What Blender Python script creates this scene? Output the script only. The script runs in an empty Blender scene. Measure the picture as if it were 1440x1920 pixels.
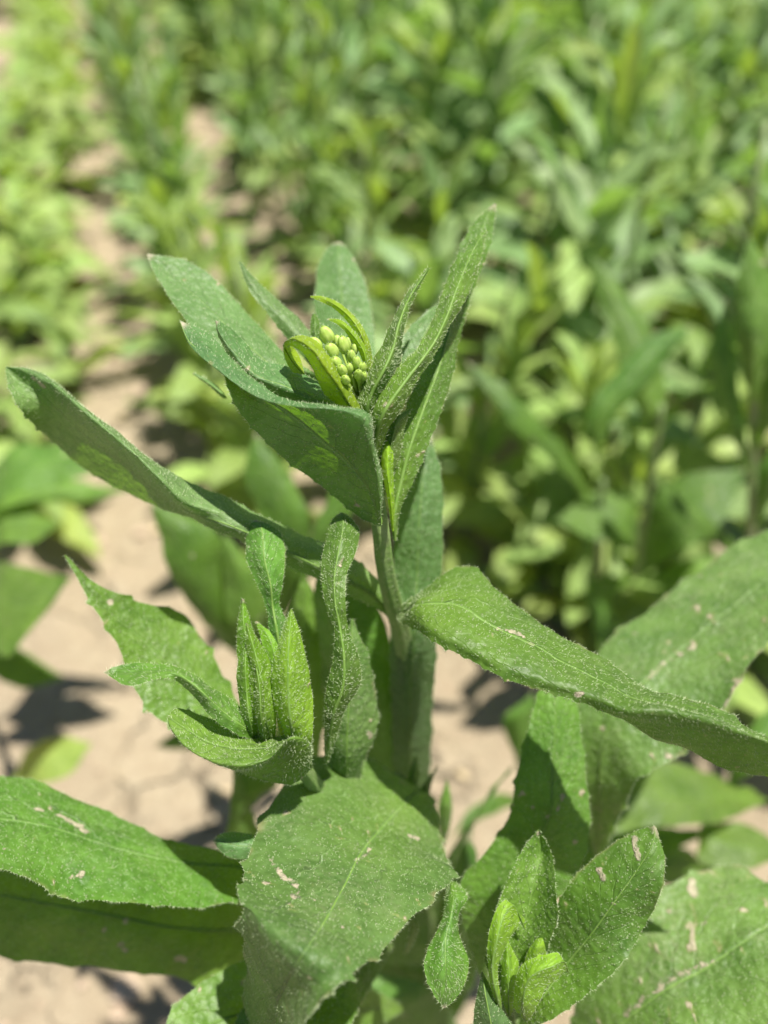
import bpy, math, random
import numpy as np
from mathutils import Vector, Matrix, noise

# ------------------------------------------------------------------ camera, sky, sun
FPX, CAM_H, PITCH = 1500.0, 0.52, math.radians(42)
SUN_EL, SUN_AZ = math.radians(78), math.radians(88)      # azimuth from +Y (away from camera) towards +X
scene = bpy.context.scene
COL = scene.collection
cam_d = bpy.data.cameras.new('camera'); cam = bpy.data.objects.new('camera', cam_d); COL.objects.link(cam)
cam.location = (0, 0, CAM_H); cam.rotation_euler = (math.pi/2 - PITCH, 0, 0)
cam_d.sensor_fit = 'VERTICAL'; cam_d.sensor_height = 24.0; cam_d.sensor_width = 18.0
cam_d.lens = 24.0*FPX/1920
cam_d.clip_start = 0.005; cam_d.clip_end = 500
cam_d.dof.use_dof = True; cam_d.dof.focus_distance = 0.188
# aperture diameter 5.3 mm as on a phone lens
cam_d.dof.aperture_fstop = cam_d.lens/5.3
scene.camera = cam

world = bpy.data.worlds.new('World'); scene.world = world; world.use_nodes = True
wn = world.node_tree; wn.nodes.clear()
sky = wn.nodes.new('ShaderNodeTexSky'); sky.sky_type = 'NISHITA'; sky.sun_disc = False
sky.sun_elevation = SUN_EL; sky.sun_rotation = SUN_AZ; sky.air_density = 0.8; sky.dust_density = 0.6
bg = wn.nodes.new('ShaderNodeBackground'); bg.inputs['Strength'].default_value = 0.05
wo = wn.nodes.new('ShaderNodeOutputWorld')
wn.links.new(sky.outputs[0], bg.inputs['Color']); wn.links.new(bg.outputs[0], wo.inputs['Surface'])
sl = bpy.data.lights.new('sun', 'SUN'); sl.energy = 5.0; sl.angle = math.radians(0.55); sl.color = (1.0, 0.955, 0.88)
so = bpy.data.objects.new('sun', sl); COL.objects.link(so)
sdir = Vector((math.cos(SUN_EL)*math.sin(SUN_AZ), math.cos(SUN_EL)*math.cos(SUN_AZ), math.sin(SUN_EL)))
so.rotation_euler = sdir.to_track_quat('Z', 'Y').to_euler(); so.location = (0, 0, 5)
vs = scene.view_settings
vs.view_transform = 'Standard'; vs.look = 'None'; vs.gamma = 1.0; vs.use_curve_mapping = False; vs.exposure = 1.0
scene.render.film_transparent = False
scene.cycles.max_bounces = 8; scene.cycles.diffuse_bounces = 2; scene.cycles.transmission_bounces = 4
scene.cycles.glossy_bounces = 2

F = np.array([0, math.cos(PITCH), -math.sin(PITCH)]); U = np.array([0, math.sin(PITCH), math.cos(PITCH)]); X = np.array([1., 0, 0])
C0 = np.array([0, 0, CAM_H])
def W(p):                                   # measured point (x, y, depth in cm) -> metres in the field
    x, y, d = p; d = d/100
    return C0 + d*(F + X*(x-720)/FPX - U*(y-960)/FPX)
def proj(p):
    r = np.array(p, float)-C0; d = r@F
    return (720+FPX*(r@X)/d, 960-FPX*(r@U)/d, d)

# ------------------------------------------------------------------ materials
def nt(name):
    m = bpy.data.materials.new(name); m.use_nodes = True
    t = m.node_tree; t.nodes.clear()
    return m, t
def N(t, kind, **kw):
    n = t.nodes.new(kind)
    for k, v in kw.items():
        if k in n.inputs: n.inputs[k].default_value = v
        else: setattr(n, k, v)
    return n
def math_n(t, op, a, b=None, c=None, clamp=False):
    n = t.nodes.new('ShaderNodeMath'); n.operation = op; n.use_clamp = clamp
    for i, v in enumerate((a, b, c)):
        if v is None: continue
        if isinstance(v, (int, float)): n.inputs[i].default_value = v
        else: t.links.new(v, n.inputs[i])
    return n.outputs[0]
def mapr(t, v, a, b, c=0., d=1.):
    n = t.nodes.new('ShaderNodeMapRange'); n.clamp = True
    n.inputs[1].default_value = a; n.inputs[2].default_value = b; n.inputs[3].default_value = c; n.inputs[4].default_value = d
    t.links.new(v, n.inputs[0]); return n.outputs[0]
def mixc(t, f, a, b):
    n = t.nodes.new('ShaderNodeMix'); n.data_type = 'RGBA'
    if isinstance(f, (int, float)): n.inputs[0].default_value = f
    else: t.links.new(f, n.inputs[0])
    for i, v in ((6, a), (7, b)):
        if isinstance(v, tuple): n.inputs[i].default_value = (*v, 1)
        else: t.links.new(v, n.inputs[i])
    return n.outputs[2]

def leaf_material(name, top, dark, trans, dirt=0.3, hero=True, tw=0.38, rough=0.5, spec=0.45, veins=1.0):
    m, t = nt(name); L = t.links.new
    tc = N(t, 'ShaderNodeTexCoord'); uv = N(t, 'ShaderNodeSeparateXYZ'); L(tc.outputs['UV'], uv.inputs[0])
    oi = N(t, 'ShaderNodeObjectInfo'); ob = tc.outputs['Object']
    off = N(t, 'ShaderNodeVectorMath', operation='ADD'); L(ob, off.inputs[0]); 
    rv = N(t, 'ShaderNodeCombineXYZ'); r10 = math_n(t, 'MULTIPLY', oi.outputs['Random'], 9.0); L(r10, rv.inputs[0]); L(rv.outputs[0], off.inputs[1])
    P = off.outputs[0]
    def noise_n(scale, detail=3, rough_=0.6, vec=P):
        n = N(t, 'ShaderNodeTexNoise', Scale=scale, Detail=float(detail), Roughness=rough_); L(vec, n.inputs['Vector']); return n.outputs['Fac']
    absu = math_n(t, 'ABSOLUTE', math_n(t, 'SUBTRACT', uv.outputs[0], 0.5))
    n1 = noise_n(70 if hero else 25); n2 = noise_n(420 if hero else 120, 4)
    base = mixc(t, mapr(t, n1, .32, .68), dark, top)
    base = mixc(t, mapr(t, n2, .35, .75, 0, .5), base, tuple(min(1, c*1.45+.012) for c in top))
    hv = N(t, 'ShaderNodeHueSaturation'); L(base, hv.inputs['Color'])
    L(mapr(t, oi.outputs['Random'], 0, 1, .485, .515), hv.inputs['Hue'])
    r7 = math_n(t, 'FRACT', math_n(t, 'MULTIPLY', oi.outputs['Random'], 17.3))
    L(mapr(t, r7, 0, 1, .8, 1.25), hv.inputs['Value']); base = hv.outputs[0]
    if hero:                                             # blades pale towards the leaf base
        bs = math_n(t, 'MULTIPLY', mapr(t, uv.outputs[1], .02, .42, 1, 0), mapr(t, absu, .05, .42, 1, .35))
        base = mixc(t, math_n(t, 'MULTIPLY', bs, .55), base, (.21, .36, .030))
    # midrib and side veins
    rib = mapr(t, absu, .004, .017, 1, 0)
    vv = math_n(t, 'SUBTRACT', math_n(t, 'MULTIPLY', uv.outputs[1], 11.0), math_n(t, 'MULTIPLY', absu, 5.5))
    wob = math_n(t, 'MULTIPLY', math_n(t, 'SUBTRACT', n1, .5), 1.6)
    fr = math_n(t, 'ABSOLUTE', math_n(t, 'SUBTRACT', math_n(t, 'FRACT', math_n(t, 'ADD', vv, wob)), .5))
    vein = math_n(t, 'MULTIPLY', mapr(t, fr, .0, .05, 1, 0), mapr(t, absu, .2, .46, 1, 0))
    base = mixc(t, math_n(t, 'MULTIPLY', rib, .28*veins), base, tuple(min(1, c*2.0+.05) for c in top))
    base = mixc(t, math_n(t, 'MULTIPLY', vein, .28*veins), base, tuple(min(1, c*1.9+.03) for c in top))
    bump_h = None
    if hero:
        vo = N(t, 'ShaderNodeTexVoronoi', Scale=900.0); L(P, vo.inputs['Vector'])
        cells = vo.outputs['Distance']
        dots = mapr(t, cells, .13, .27, 1, 0)
        sel = N(t, 'ShaderNodeSeparateColor'); L(vo.outputs['Color'], sel.inputs[0])
        dots = math_n(t, 'MULTIPLY', dots, mapr(t, sel.outputs[0], .35, .45))
        base = mixc(t, math_n(t, 'MULTIPLY', dots, .6), base, (.42, .48, .27))
        # dry scars and dust
        at = N(t, 'ShaderNodeAttribute', attribute_name='scar')
        mp = N(t, 'ShaderNodeMapping'); L(P, mp.inputs[0]); mp.inputs['Scale'].default_value = (1.0, .6, 1.5); mp.inputs['Rotation'].default_value = (.4, .5, .7)
        s1 = noise_n(210, 2, .5, mp.outputs[0]); s2 = noise_n(700, 4)
        sc = math_n(t, 'ADD', s1, math_n(t, 'MULTIPLY', math_n(t, 'SUBTRACT', s2, .5), .12))
        scar = mapr(t, sc, .755-.09*dirt, .79-.09*dirt)
        rim = mapr(t, sc, .725-.09*dirt, .76-.09*dirt)
        base = mixc(t, math_n(t, 'MULTIPLY', rim, .5), base, (.30, .30, .10))
        ribd = math_n(t, 'MULTIPLY', mapr(t, absu, .012, .03, 1, 0), mapr(t, noise_n(60, 2), .44, .50))
        if dirt > 1.0: scar = math_n(t, 'MAXIMUM', scar, math_n(t, 'MULTIPLY', ribd, mapr(t, s2, .38, .5)))
        scar = math_n(t, 'MAXIMUM', scar, math_n(t, 'MULTIPLY', mapr(t, uv.outputs[1], .965, .99), mapr(t, oi.outputs['Random'], .3, .5)))
        mk = math_n(t, 'ADD', at.outputs['Fac'], math_n(t, 'MULTIPLY', math_n(t, 'ADD', math_n(t, 'MULTIPLY', math_n(t, 'SUBTRACT', s2, .5), 1.6), math_n(t, 'MULTIPLY', math_n(t, 'SUBTRACT', s1, .5), 1.5)), 1.0))
        scar = math_n(t, 'MAXIMUM', scar, math_n(t, 'MULTIPLY', mapr(t, mk, .45, .7), mapr(t, at.outputs['Fac'], .02, .15)))
        base = mixc(t, math_n(t, 'MULTIPLY', scar, mapr(t, s2, .3, .6, .45, .95)), base, (.56, .48, .35))
        edge = math_n(t, 'MULTIPLY', mapr(t, absu, .47, .5), mapr(t, noise_n(110, 2), .5, .62))
        base = mixc(t, math_n(t, 'MULTIPLY', edge, .7*min(1, dirt*1.5)), base, (.36, .25, .16))
        dust = math_n(t, 'MULTIPLY', mapr(t, noise_n(60, 3), .45, .65), mapr(t, s2, .42, .62))
        base = mixc(t, math_n(t, 'MULTIPLY', dust, .35*dirt+.02), base, (.36, .37, .22))
        v2 = N(t, 'ShaderNodeTexVoronoi', Scale=520.0, feature='SMOOTH_F1', Smoothness=.5); L(P, v2.inputs['Vector'])
        h = math_n(t, 'MULTIPLY', v2.outputs['Distance'], -.9)
        h = math_n(t, 'ADD', h, math_n(t, 'MULTIPLY', s2, .5))
        h = math_n(t, 'SUBTRACT', h, math_n(t, 'MULTIPLY', rib, .6))
        h = math_n(t, 'SUBTRACT', h, math_n(t, 'MULTIPLY', vein, .45))
        h = math_n(t, 'ADD', h, math_n(t, 'MULTIPLY', noise_n(190, 2), 1.6))
        h = math_n(t, 'ADD', h, math_n(t, 'MULTIPLY', dots, .5))
        h = math_n(t, 'ADD', h, math_n(t, 'MULTIPLY', scar, .5))
        bp = N(t, 'ShaderNodeBump', Strength=.85, Distance=.0005); L(h, bp.inputs['Height']); bump_h = bp.outputs[0]
    pr = N(t, 'ShaderNodeBsdfPrincipled', Roughness=rough); pr.inputs['Specular IOR Level'].default_value = spec*.8 if hero else spec
    pr.inputs['Sheen Weight'].default_value = .04; pr.inputs['Sheen Roughness'].default_value = .4
    L(base, pr.inputs['Base Color'])
    tr = N(t, 'ShaderNodeBsdfTranslucent')
    tcol = mixc(t, mapr(t, n1, .3, .7), tuple(c*.75 for c in trans), trans)
    if hero: tcol = mixc(t, math_n(t, 'MULTIPLY', scar, .8), tcol, (.1, .07, .03))
    L(tcol, tr.inputs['Color'])
    mx = N(t, 'ShaderNodeMixShader'); mx.inputs[0].default_value = tw
    L(pr.outputs[0], mx.inputs[1]); L(tr.outputs[0], mx.inputs[2])
    if bump_h: L(bump_h, pr.inputs['Normal']); L(bump_h, tr.inputs['Normal'])
    o = N(t, 'ShaderNodeOutputMaterial'); L(mx.outputs[0], o.inputs[0])
    return m

M = {}
M['leaf'] = leaf_material('hairy_leaf', (.108, .212, .028), (.048, .120, .013), (.17, .37, .008), dirt=.3, rough=.47, spec=.55)
M['dusty'] = leaf_material('dusty_leaf', (.108, .195, .048), (.055, .125, .026), (.14, .33, .012), dirt=.55, rough=.48, spec=.55)
M['muddy'] = leaf_material('muddy_leaf', (.110, .190, .042), (.050, .105, .020), (.14, .32, .012), dirt=.9, rough=.48, spec=.55)
M['blue'] = leaf_material('grey_green_leaf', (.120, .218, .070), (.070, .148, .038), (.20, .42, .012), dirt=.15, rough=.48, spec=.55)
M['young'] = leaf_material('young_leaf', (.29, .45, .022), (.19, .34, .018), (.52, .74, .015), dirt=.0, tw=.5, veins=.6)
M['shoot'] = leaf_material('shoot_leaf', (.19, .35, .028), (.12, .25, .018), (.42, .66, .015), dirt=.0, tw=.45, veins=.6)
M['field'] = leaf_material('field_leaf', (.270, .360, .110), (.150, .240, .048), (.40, .58, .05), hero=False, rough=.55, spec=.35)
M['cool'] = leaf_material('cool_field_leaf', (.225, .330, .130), (.105, .190, .058), (.28, .48, .06), hero=False, rough=.5, spec=.4)
M['fieldy'] = leaf_material('yellowing_field_leaf', (.30, .36, .08), (.2, .3, .06), (.5, .6, .05), hero=False)

def simple(name, col, col2, tw=0.0, tcol=None, scale=200, rough=.6, bump=0.0):
    m, t = nt(name); L = t.links.new
    tc = N(t, 'ShaderNodeTexCoord'); n = N(t, 'ShaderNodeTexNoise', Scale=float(scale), Detail=4.0); L(tc.outputs['Object'], n.inputs['Vector'])
    c = mixc(t, mapr(t, n.outputs['Fac'], .35, .65), col, col2)
    pr = N(t, 'ShaderNodeBsdfPrincipled', Roughness=rough); L(c, pr.inputs['Base Color'])
    if bump:
        b = N(t, 'ShaderNodeBump', Strength=.6, Distance=bump); L(n.outputs['Fac'], b.inputs['Height']); L(b.outputs[0], pr.inputs['Normal'])
    out = pr.outputs[0]
    if tw:
        tr = N(t, 'ShaderNodeBsdfTranslucent'); tr.inputs[0].default_value = (*tcol, 1)
        mx = N(t, 'ShaderNodeMixShader'); mx.inputs[0].default_value = tw; L(out, mx.inputs[1]); L(tr.outputs[0], mx.inputs[2]); out = mx.outputs[0]
    o = N(t, 'ShaderNodeOutputMaterial'); L(out, o.inputs[0]); return m
M['hair'] = simple('pale_hair', (.66, .76, .48), (.55, .66, .38), tw=.4, tcol=(.8, .85, .6), rough=.3)
M['stem'] = simple('stem', (.15, .26, .055), (.21, .29, .10), tw=.1, tcol=(.2, .3, .05), scale=500, bump=.0004)
M['rib'] = simple('midrib', (.14, .27, .035), (.20, .33, .07), tw=.3, tcol=(.4, .6, .06), scale=400)
M['bud'] = simple('bud_sepal', (.40, .56, .09), (.52, .66, .17), tw=.3, tcol=(.5, .7, .1), scale=900, rough=.45, bump=.0001)
M['fstem'] = simple('field_stem', (.16, .24, .08), (.22, .26, .12), scale=60)
M['clod'] = simple('soil_clod', (.32, .24, .165), (.44, .345, .25), scale=150, bump=.001, rough=.95)
M['straw'] = simple('dry_straw', (.5, .4, .24), (.36, .28, .17), scale=200)

def soil_material():
    m, t = nt('dry_soil'); L = t.links.new
    tc = N(t, 'ShaderNodeTexCoord'); P = tc.outputs['Object']
    a = N(t, 'ShaderNodeTexNoise', Scale=9.0, Detail=5.0, Roughness=.6); L(P, a.inputs['Vector'])
    b = N(t, 'ShaderNodeTexNoise', Scale=70.0, Detail=6.0, Roughness=.65); L(P, b.inputs['Vector'])
    c = N(t, 'ShaderNodeTexNoise', Scale=400.0, Detail=4.0, Roughness=.7); L(P, c.inputs['Vector'])
    wv = N(t, 'ShaderNodeVectorMath', operation='ADD'); L(P, wv.inputs[0])
    sc = N(t, 'ShaderNodeVectorMath', operation='SCALE'); L(b.outputs['Color'], sc.inputs[0]); sc.inputs['Scale'].default_value = .03; L(sc.outputs[0], wv.inputs[1])
    v = N(t, 'ShaderNodeTexVoronoi', Scale=22.0, feature='DISTANCE_TO_EDGE'); L(wv.outputs[0], v.inputs['Vector'])
    crack = math_n(t, 'MULTIPLY', mapr(t, v.outputs['Distance'], .0, .035, 1, 0), mapr(t, a.outputs['Fac'], .48, .6))
    col = mixc(t, mapr(t, a.outputs['Fac'], .3, .7), (.33, .268, .18), (.45, .378, .265))
    col = mixc(t, mapr(t, b.outputs['Fac'], .35, .7, 0, .6), col, (.27, .205, .135))
    col = mixc(t, mapr(t, c.outputs['Fac'], .55, .75, 0, .5), col, (.53, .46, .34))
    col = mixc(t, math_n(t, 'MULTIPLY', crack, .25), col, (.2, .14, .09))
    h = math_n(t, 'ADD', math_n(t, 'MULTIPLY', b.outputs['Fac'], 1.0), math_n(t, 'MULTIPLY', c.outputs['Fac'], .25))
    h = math_n(t, 'SUBTRACT', h, math_n(t, 'MULTIPLY', crack, .5))
    bp = N(t, 'ShaderNodeBump', Strength=1.0, Distance=.009); L(h, bp.inputs['Height'])
    pr = N(t, 'ShaderNodeBsdfPrincipled', Roughness=.95); pr.inputs['Specular IOR Level'].default_value = .15
    L(col, pr.inputs['Base Color']); L(bp.outputs[0], pr.inputs['Normal'])
    o = N(t, 'ShaderNodeOutputMaterial'); L(pr.outputs[0], o.inputs[0]); return m
M['soil'] = soil_material()

# ------------------------------------------------------------------ mesh helpers
class MB:
    def __init__(s): s.v = []; s.f = []; s.uv = []; s.m = []; s.sm = []; s.n = 0
    def add(s, verts, faces, uvs=None, mat=0, smooth=True):
        verts = np.asarray(verts, float); s.v.append(verts)
        b = s.n; s.n += len(verts)
        u = np.zeros((len(verts), 2)) + (.25, .5) if uvs is None else np.asarray(uvs, float)
        s.uv.append(u)
        for f in faces: s.f.append(tuple(i+b for i in f)); s.m.append(mat); s.sm.append(smooth)
    def mesh(s, name, mats):
        v = np.vstack(s.v); uv = np.vstack(s.uv)
        me = bpy.data.meshes.new(name); me.from_pydata(v.tolist(), [], s.f)
        for m in mats: me.materials.append(m)
        me.polygons.foreach_set('material_index', s.m); me.polygons.foreach_set('use_smooth', s.sm)
        ul = me.uv_layers.new(name='UVMap'); li = np.zeros(len(me.loops), int); me.loops.foreach_get('vertex_index', li)
        ul.data.foreach_set('uv', uv[li].ravel()); me.update(); return me

def link(name, me, parent=None, **props):
    o = bpy.data.objects.new(name, me); COL.objects.link(o)
    if parent: o.parent = parent
    for k, v in props.items(): o[k] = v
    return o
def empty(name, loc, label, cat, group=None):
    o = bpy.data.objects.new(name, None); COL.objects.link(o); o.location = loc; o.empty_display_size = .02
    o['label'] = label; o['category'] = cat
    if group: o['group'] = group
    return o

def catmull(P, n):                          # P (m, ...) -> n samples, chord-length parametrised
    P = np.asarray(P, float); m = len(P)
    flat = P.reshape(m, -1)
    ch = np.r_[0, np.cumsum(np.sqrt(((flat[1:]-flat[:-1])**2).sum(1))+1e-9)]
    ch /= ch[-1]
    T = np.zeros_like(flat)
    T[1:-1] = (flat[2:]-flat[:-2])/(ch[2:]-ch[:-2])[:, None]
    T[0] = (flat[1]-flat[0])/(ch[1]-ch[0]); T[-1] = (flat[-1]-flat[-2])/(ch[-1]-ch[-2])
    s = np.linspace(0, 1, n); k = np.clip(np.searchsorted(ch, s, 'right')-1, 0, m-2)
    h = (ch[k+1]-ch[k]); q = ((s-ch[k])/h)[:, None]; h = h[:, None]
    r = (2*q**3-3*q**2+1)*flat[k]+(q**3-2*q**2+q)*h*T[k]+(-2*q**3+3*q**2)*flat[k+1]+(q**3-q**2)*h*T[k+1]
    return r.reshape((n,)+P.shape[1:])

def tube(mb, pts, rad, seg=8, mat=0, cap=True):
    pts = np.asarray(pts, float); n = len(pts); rad = np.broadcast_to(rad, (n,))
    T = np.gradient(pts, axis=0); T /= np.linalg.norm(T, axis=1)[:, None]+1e-12
    a = np.cross(T[0], [0.3, 1, .2]); a /= np.linalg.norm(a); V = []
    for i in range(n):
        a = a-T[i]*(a@T[i]); a /= np.linalg.norm(a); b = np.cross(T[i], a)
        for j in range(seg):
            th = 2*math.pi*j/seg; V.append(pts[i]+rad[i]*(1+(.09*math.cos(th*5+i*.03) if seg > 10 else 0))*(a*math.cos(th)+b*math.sin(th)))
    Fc = [(i*seg+j, i*seg+(j+1) % seg, (i+1)*seg+(j+1) % seg, (i+1)*seg+j) for i in range(n-1) for j in range(seg)]
    if cap: Fc.append(tuple(range(seg))[::-1]); Fc.append(tuple((n-1)*seg+j for j in range(seg)))
    mb.add(V, Fc, mat=mat)

def hairs(mb, P, Nn, dirs, ln, wd, mat=1):
    n = len(P)
    if not n: return
    t = np.cross(dirs, rng.normal(size=(n, 3))); t /= np.linalg.norm(t, axis=1)[:, None]+1e-12
    b = np.cross(dirs, t); b /= np.linalg.norm(b, axis=1)[:, None]+1e-12
    w = wd[:, None]; tip = P+dirs*ln[:, None]
    mid = P+dirs*ln[:, None]*.55+rng.normal(size=(n, 3))*ln[:, None]*.06
    V = np.stack([P+t*w, P-t*w*.5+b*w*.8, P-t*w*.5-b*w*.8, tip], 1).reshape(-1, 3)
    base = mb.n; mb.v.append(V); mb.n += 4*n; mb.uv.append(np.zeros((4*n, 2))+.5)
    for i in range(n):
        q = base+4*i
        mb.f += [(q, q+1, q+3), (q+1, q+2, q+3), (q+2, q, q+3)]
    mb.m += [mat]*(3*n); mb.sm += [True]*(3*n)

rng = np.random.default_rng(7)
def leaf(name, st, parent, mat='leaf', mi=None, nv=None, nu=16, base=3.0, teeth=12, tooth=.45, hair=1.0, hl=.60, rib=1.0,
         wave=1.0, dz=0.0, label=None, seed=0):
    """st: sections from base to tip; each a list of k points (x, y, depth) across the blade; first and last may be one point."""
    k = max(len(s) for s in st if isinstance(s, list))
    if mi is None: mi = k//2
    S = []
    for i, s in enumerate(st):
        if isinstance(s, tuple):
            c = W((s[0], s[1], s[2]+dz)); nb = st[1] if i == 0 else st[i-1]
            nbw = np.array([W((q[0], q[1], q[2]+dz)) for q in nb])
            w = (nbw-nbw.mean(0)); w = w/(np.linalg.norm(w, axis=1).max()+1e-9)*(base*.00013 if i == 0 else .00025)
            S.append(c+w)
        else: S.append(np.array([W((q[0], q[1], q[2]+dz)) for q in s]))
    S = np.array(S)
    ln = np.linalg.norm(np.diff(S[:, mi], axis=0), axis=1).sum()
    nv = nv or int(np.clip(ln/.0005, 24, 170))
    G = catmull(S, nv)                                   # nv, k, 3
    # across
    G = np.moveaxis(cross_spline(np.moveaxis(G, 1, 0), nu+1, mi), 0, 1)
    us = cross_u(k, nu+1, mi); vsr = np.linspace(0, 1, nv)
    du = np.gradient(G, axis=1); dv = np.gradient(G, axis=0); nn = np.cross(du, dv); nn /= np.linalg.norm(nn, axis=2)[:, :, None]+1e-12
    wid = np.linalg.norm(G[:, -1]-G[:, 0], axis=1)
    # blade relief and uneven margin
    env = np.clip(wid/.006, 0, 1)
    off = float(rng.uniform(0, 50))
    for i in range(nv):
        for j in range(nu+1):
            p = G[i, j]; q = Vector((p[0]*260+off, p[1]*260, p[2]*260)); q2 = Vector((p[0]*90-off, p[1]*90, p[2]*90))
            e = abs(us[j])
            G[i, j] = p+nn[i, j]*env[i]*wave*(.00016*noise.noise(q)+(.00030+.0006*e**3)*noise.noise(q2) + .00022*(math.exp(-(us[j]/.12)**2)))
    if teeth:
        for side in (0, -1):
            ph = rng.uniform(0, 1); inner = 1 if side == 0 else -2
            o = G[:, side]-G[:, inner]; o /= np.linalg.norm(o, axis=1)[:, None]+1e-12
            fr = (vsr*teeth+ph+.25*np.sin(vsr*19+ph*9)) % 1.0
            a = np.maximum(0, 1-np.abs(fr-.5)/.2)**1.3*tooth*.0016*env*rng.uniform(.7, 1.2)
            a = a*(.5+.8*np.abs(np.sin(vsr*23+off)))+rng.normal(size=nv)*.00003*env
            G[:, side] += o*a[:, None]
    mb = MB(); uvs = [((us[j]+1)/2, vsr[i]) for i in range(nv) for j in range(nu+1)]
    w = nu+1
    mb.add(G.reshape(-1, 3), [(i*w+j, i*w+j+1, (i+1)*w+j+1, (i+1)*w+j) for i in range(nv-1) for j in range(nu)], uvs, 0)
    jm = int(np.argmin(np.abs(us)))
    if rib:
        dn = nn[:, jm].copy()
        if (nn[:, :, 2]).mean() > 0: dn = -dn
        r = np.interp(vsr, [0, .15, .9, 1], [.55, .5, .16, .05])*rib*.001*np.clip(ln/.05, .35, 1)
        r = np.minimum(r, wid*.2+.00008)
        tube(mb, (G[:, jm]+dn*r[:, None]*.8)[::2], r[::2], 6, 2, False)
    # hairs on both faces and along the margins
    du = np.gradient(G, axis=1); dv = np.gradient(G, axis=0); cr = np.cross(du, dv); ar = np.linalg.norm(cr, axis=2)
    nn = cr/(ar[:, :, None]+1e-15); tot = ar.sum()*1e6
    cnt = int(min(6500, tot*1.45*hair))
    if cnt > 10:
        idx = rng.choice(ar.size, cnt, p=(ar/ar.sum()).ravel()); ii, jj = np.divmod(idx, w)
        jit = rng.uniform(-.5, .5, (cnt, 2))
        P = G[ii, jj]+du[ii, jj]*jit[:, :1]*.9*((jj > 0) & (jj < nu))[:, None]+dv[ii, jj]*jit[:, 1:]*.9*((ii > 0) & (ii < nv-1))[:, None]
        sg = rng.choice([-1, 1], cnt)[:, None]
        tv = dv[ii, jj]/(np.linalg.norm(dv[ii, jj], axis=1)[:, None]+1e-12)
        d = nn[ii, jj]*sg*rng.uniform(.35, 1, (cnt, 1))+tv*.35+rng.normal(size=(cnt, 3))*.35
        d /= np.linalg.norm(d, axis=1)[:, None]
        hairs(mb, P, None, d, rng.uniform(.4, 1.2, cnt)*hl*.0013, rng.uniform(.036, .062, cnt)*.001)
        for side in (0, -1):
            e = G[:, side]; el = np.linalg.norm(np.diff(e, axis=0), axis=1).sum()
            c2 = int(el*1000*2.6*min(1, hair))
            s = rng.uniform(0, nv-1.01, c2); i0 = s.astype(int); f = (s-i0)[:, None]
            P = e[i0]*(1-f)+e[i0+1]*f; o = e[i0]-G[i0, 1 if side == 0 else -2]; o /= np.linalg.norm(o, axis=1)[:, None]+1e-12
            d = o+rng.normal(size=(c2, 3))*.45; d /= np.linalg.norm(d, axis=1)[:, None]
            hairs(mb, P, None, d, rng.uniform(.5, 1.4, c2)*hl*.0014, rng.uniform(.045, .07, c2)*.001)
    for a in range(len(mb.v)): mb.v[a] = mb.v[a]-np.array(parent_origin(parent))
    me = mb.mesh(name, [M[mat], M['hair'], M['rib'] if mat != 'young' else M['young']])
    o = link(name, me, parent); o['grid'] = (nv, w)
    if label: o['label'] = label
    return o
def parent_origin(p):
    x = np.zeros(3)
    while p is not None: x = x+np.array(p.location); p = p.parent
    return x
def cross_u(k, n, mi):
    s = np.linspace(0, k-1, n)
    return np.where(s <= mi, (s-mi)/mi, (s-mi)/(k-1-mi)) if 0 < mi < k-1 else np.linspace(-1, 1, n)
def cross_spline(P, n, mi):                  # P (k, nv, 3) -> (n, nv, 3), uniform parameter
    k = len(P); T = np.zeros_like(P); T[1:-1] = (P[2:]-P[:-2])/2; T[0] = P[1]-P[0]; T[-1] = P[-1]-P[-2]
    s = np.linspace(0, k-1, n); i = np.clip(s.astype(int), 0, k-2); q = (s-i)[:, None, None]
    return (2*q**3-3*q**2+1)*P[i]+(q**3-2*q**2+q)*T[i]+(-2*q**3+3*q**2)*P[i+1]+(q**3-q**2)*T[i+1]
def stem_part(name, pts, rad, parent, mat='stem', hair=True, seg=30, hd=1.2):
    p = catmull(np.array([W(q) for q in pts]), max(10, len(pts)*6)); pw = np.array([W(q) for q in pts]); ch = np.r_[0, np.cumsum(np.linalg.norm(np.diff(pw, axis=0), axis=1))]
    r = np.interp(np.linspace(0, 1, len(p)), ch/ch[-1], np.interp(np.linspace(0, 1, len(pts)), np.linspace(0, 1, len(rad)), rad))*.001
    mb = MB(); tube(mb, p, r, seg)
    if hair:
        T = np.gradient(p, axis=0); L_ = np.linalg.norm(T, axis=1); n = int(sum(L_*r)*2*math.pi*1e6*hd)
        n = min(n, 5000)
        i = rng.choice(len(p), n, p=(L_*r)/(L_*r).sum()); t = T[i]/L_[i][:, None]; a = rng.normal(size=(n, 3)); a -= t*(a*t).sum(1)[:, None]; a /= np.linalg.norm(a, axis=1)[:, None]
        P = p[i]+a*r[i][:, None]*.98+T[i]*rng.uniform(-.5, .5, (n, 1)); d = a+rng.normal(size=(n, 3))*.3; d /= np.linalg.norm(d, axis=1)[:, None]
        hairs(mb, P, None, d, rng.uniform(.3, .9, n)*.001, rng.uniform(.03, .045, n)*.001)
    for q in range(len(mb.v)): mb.v[q] = mb.v[q]-parent_origin(parent)
    return link(name, mb.mesh(name, [M[mat], M['hair']]), parent)

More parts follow.
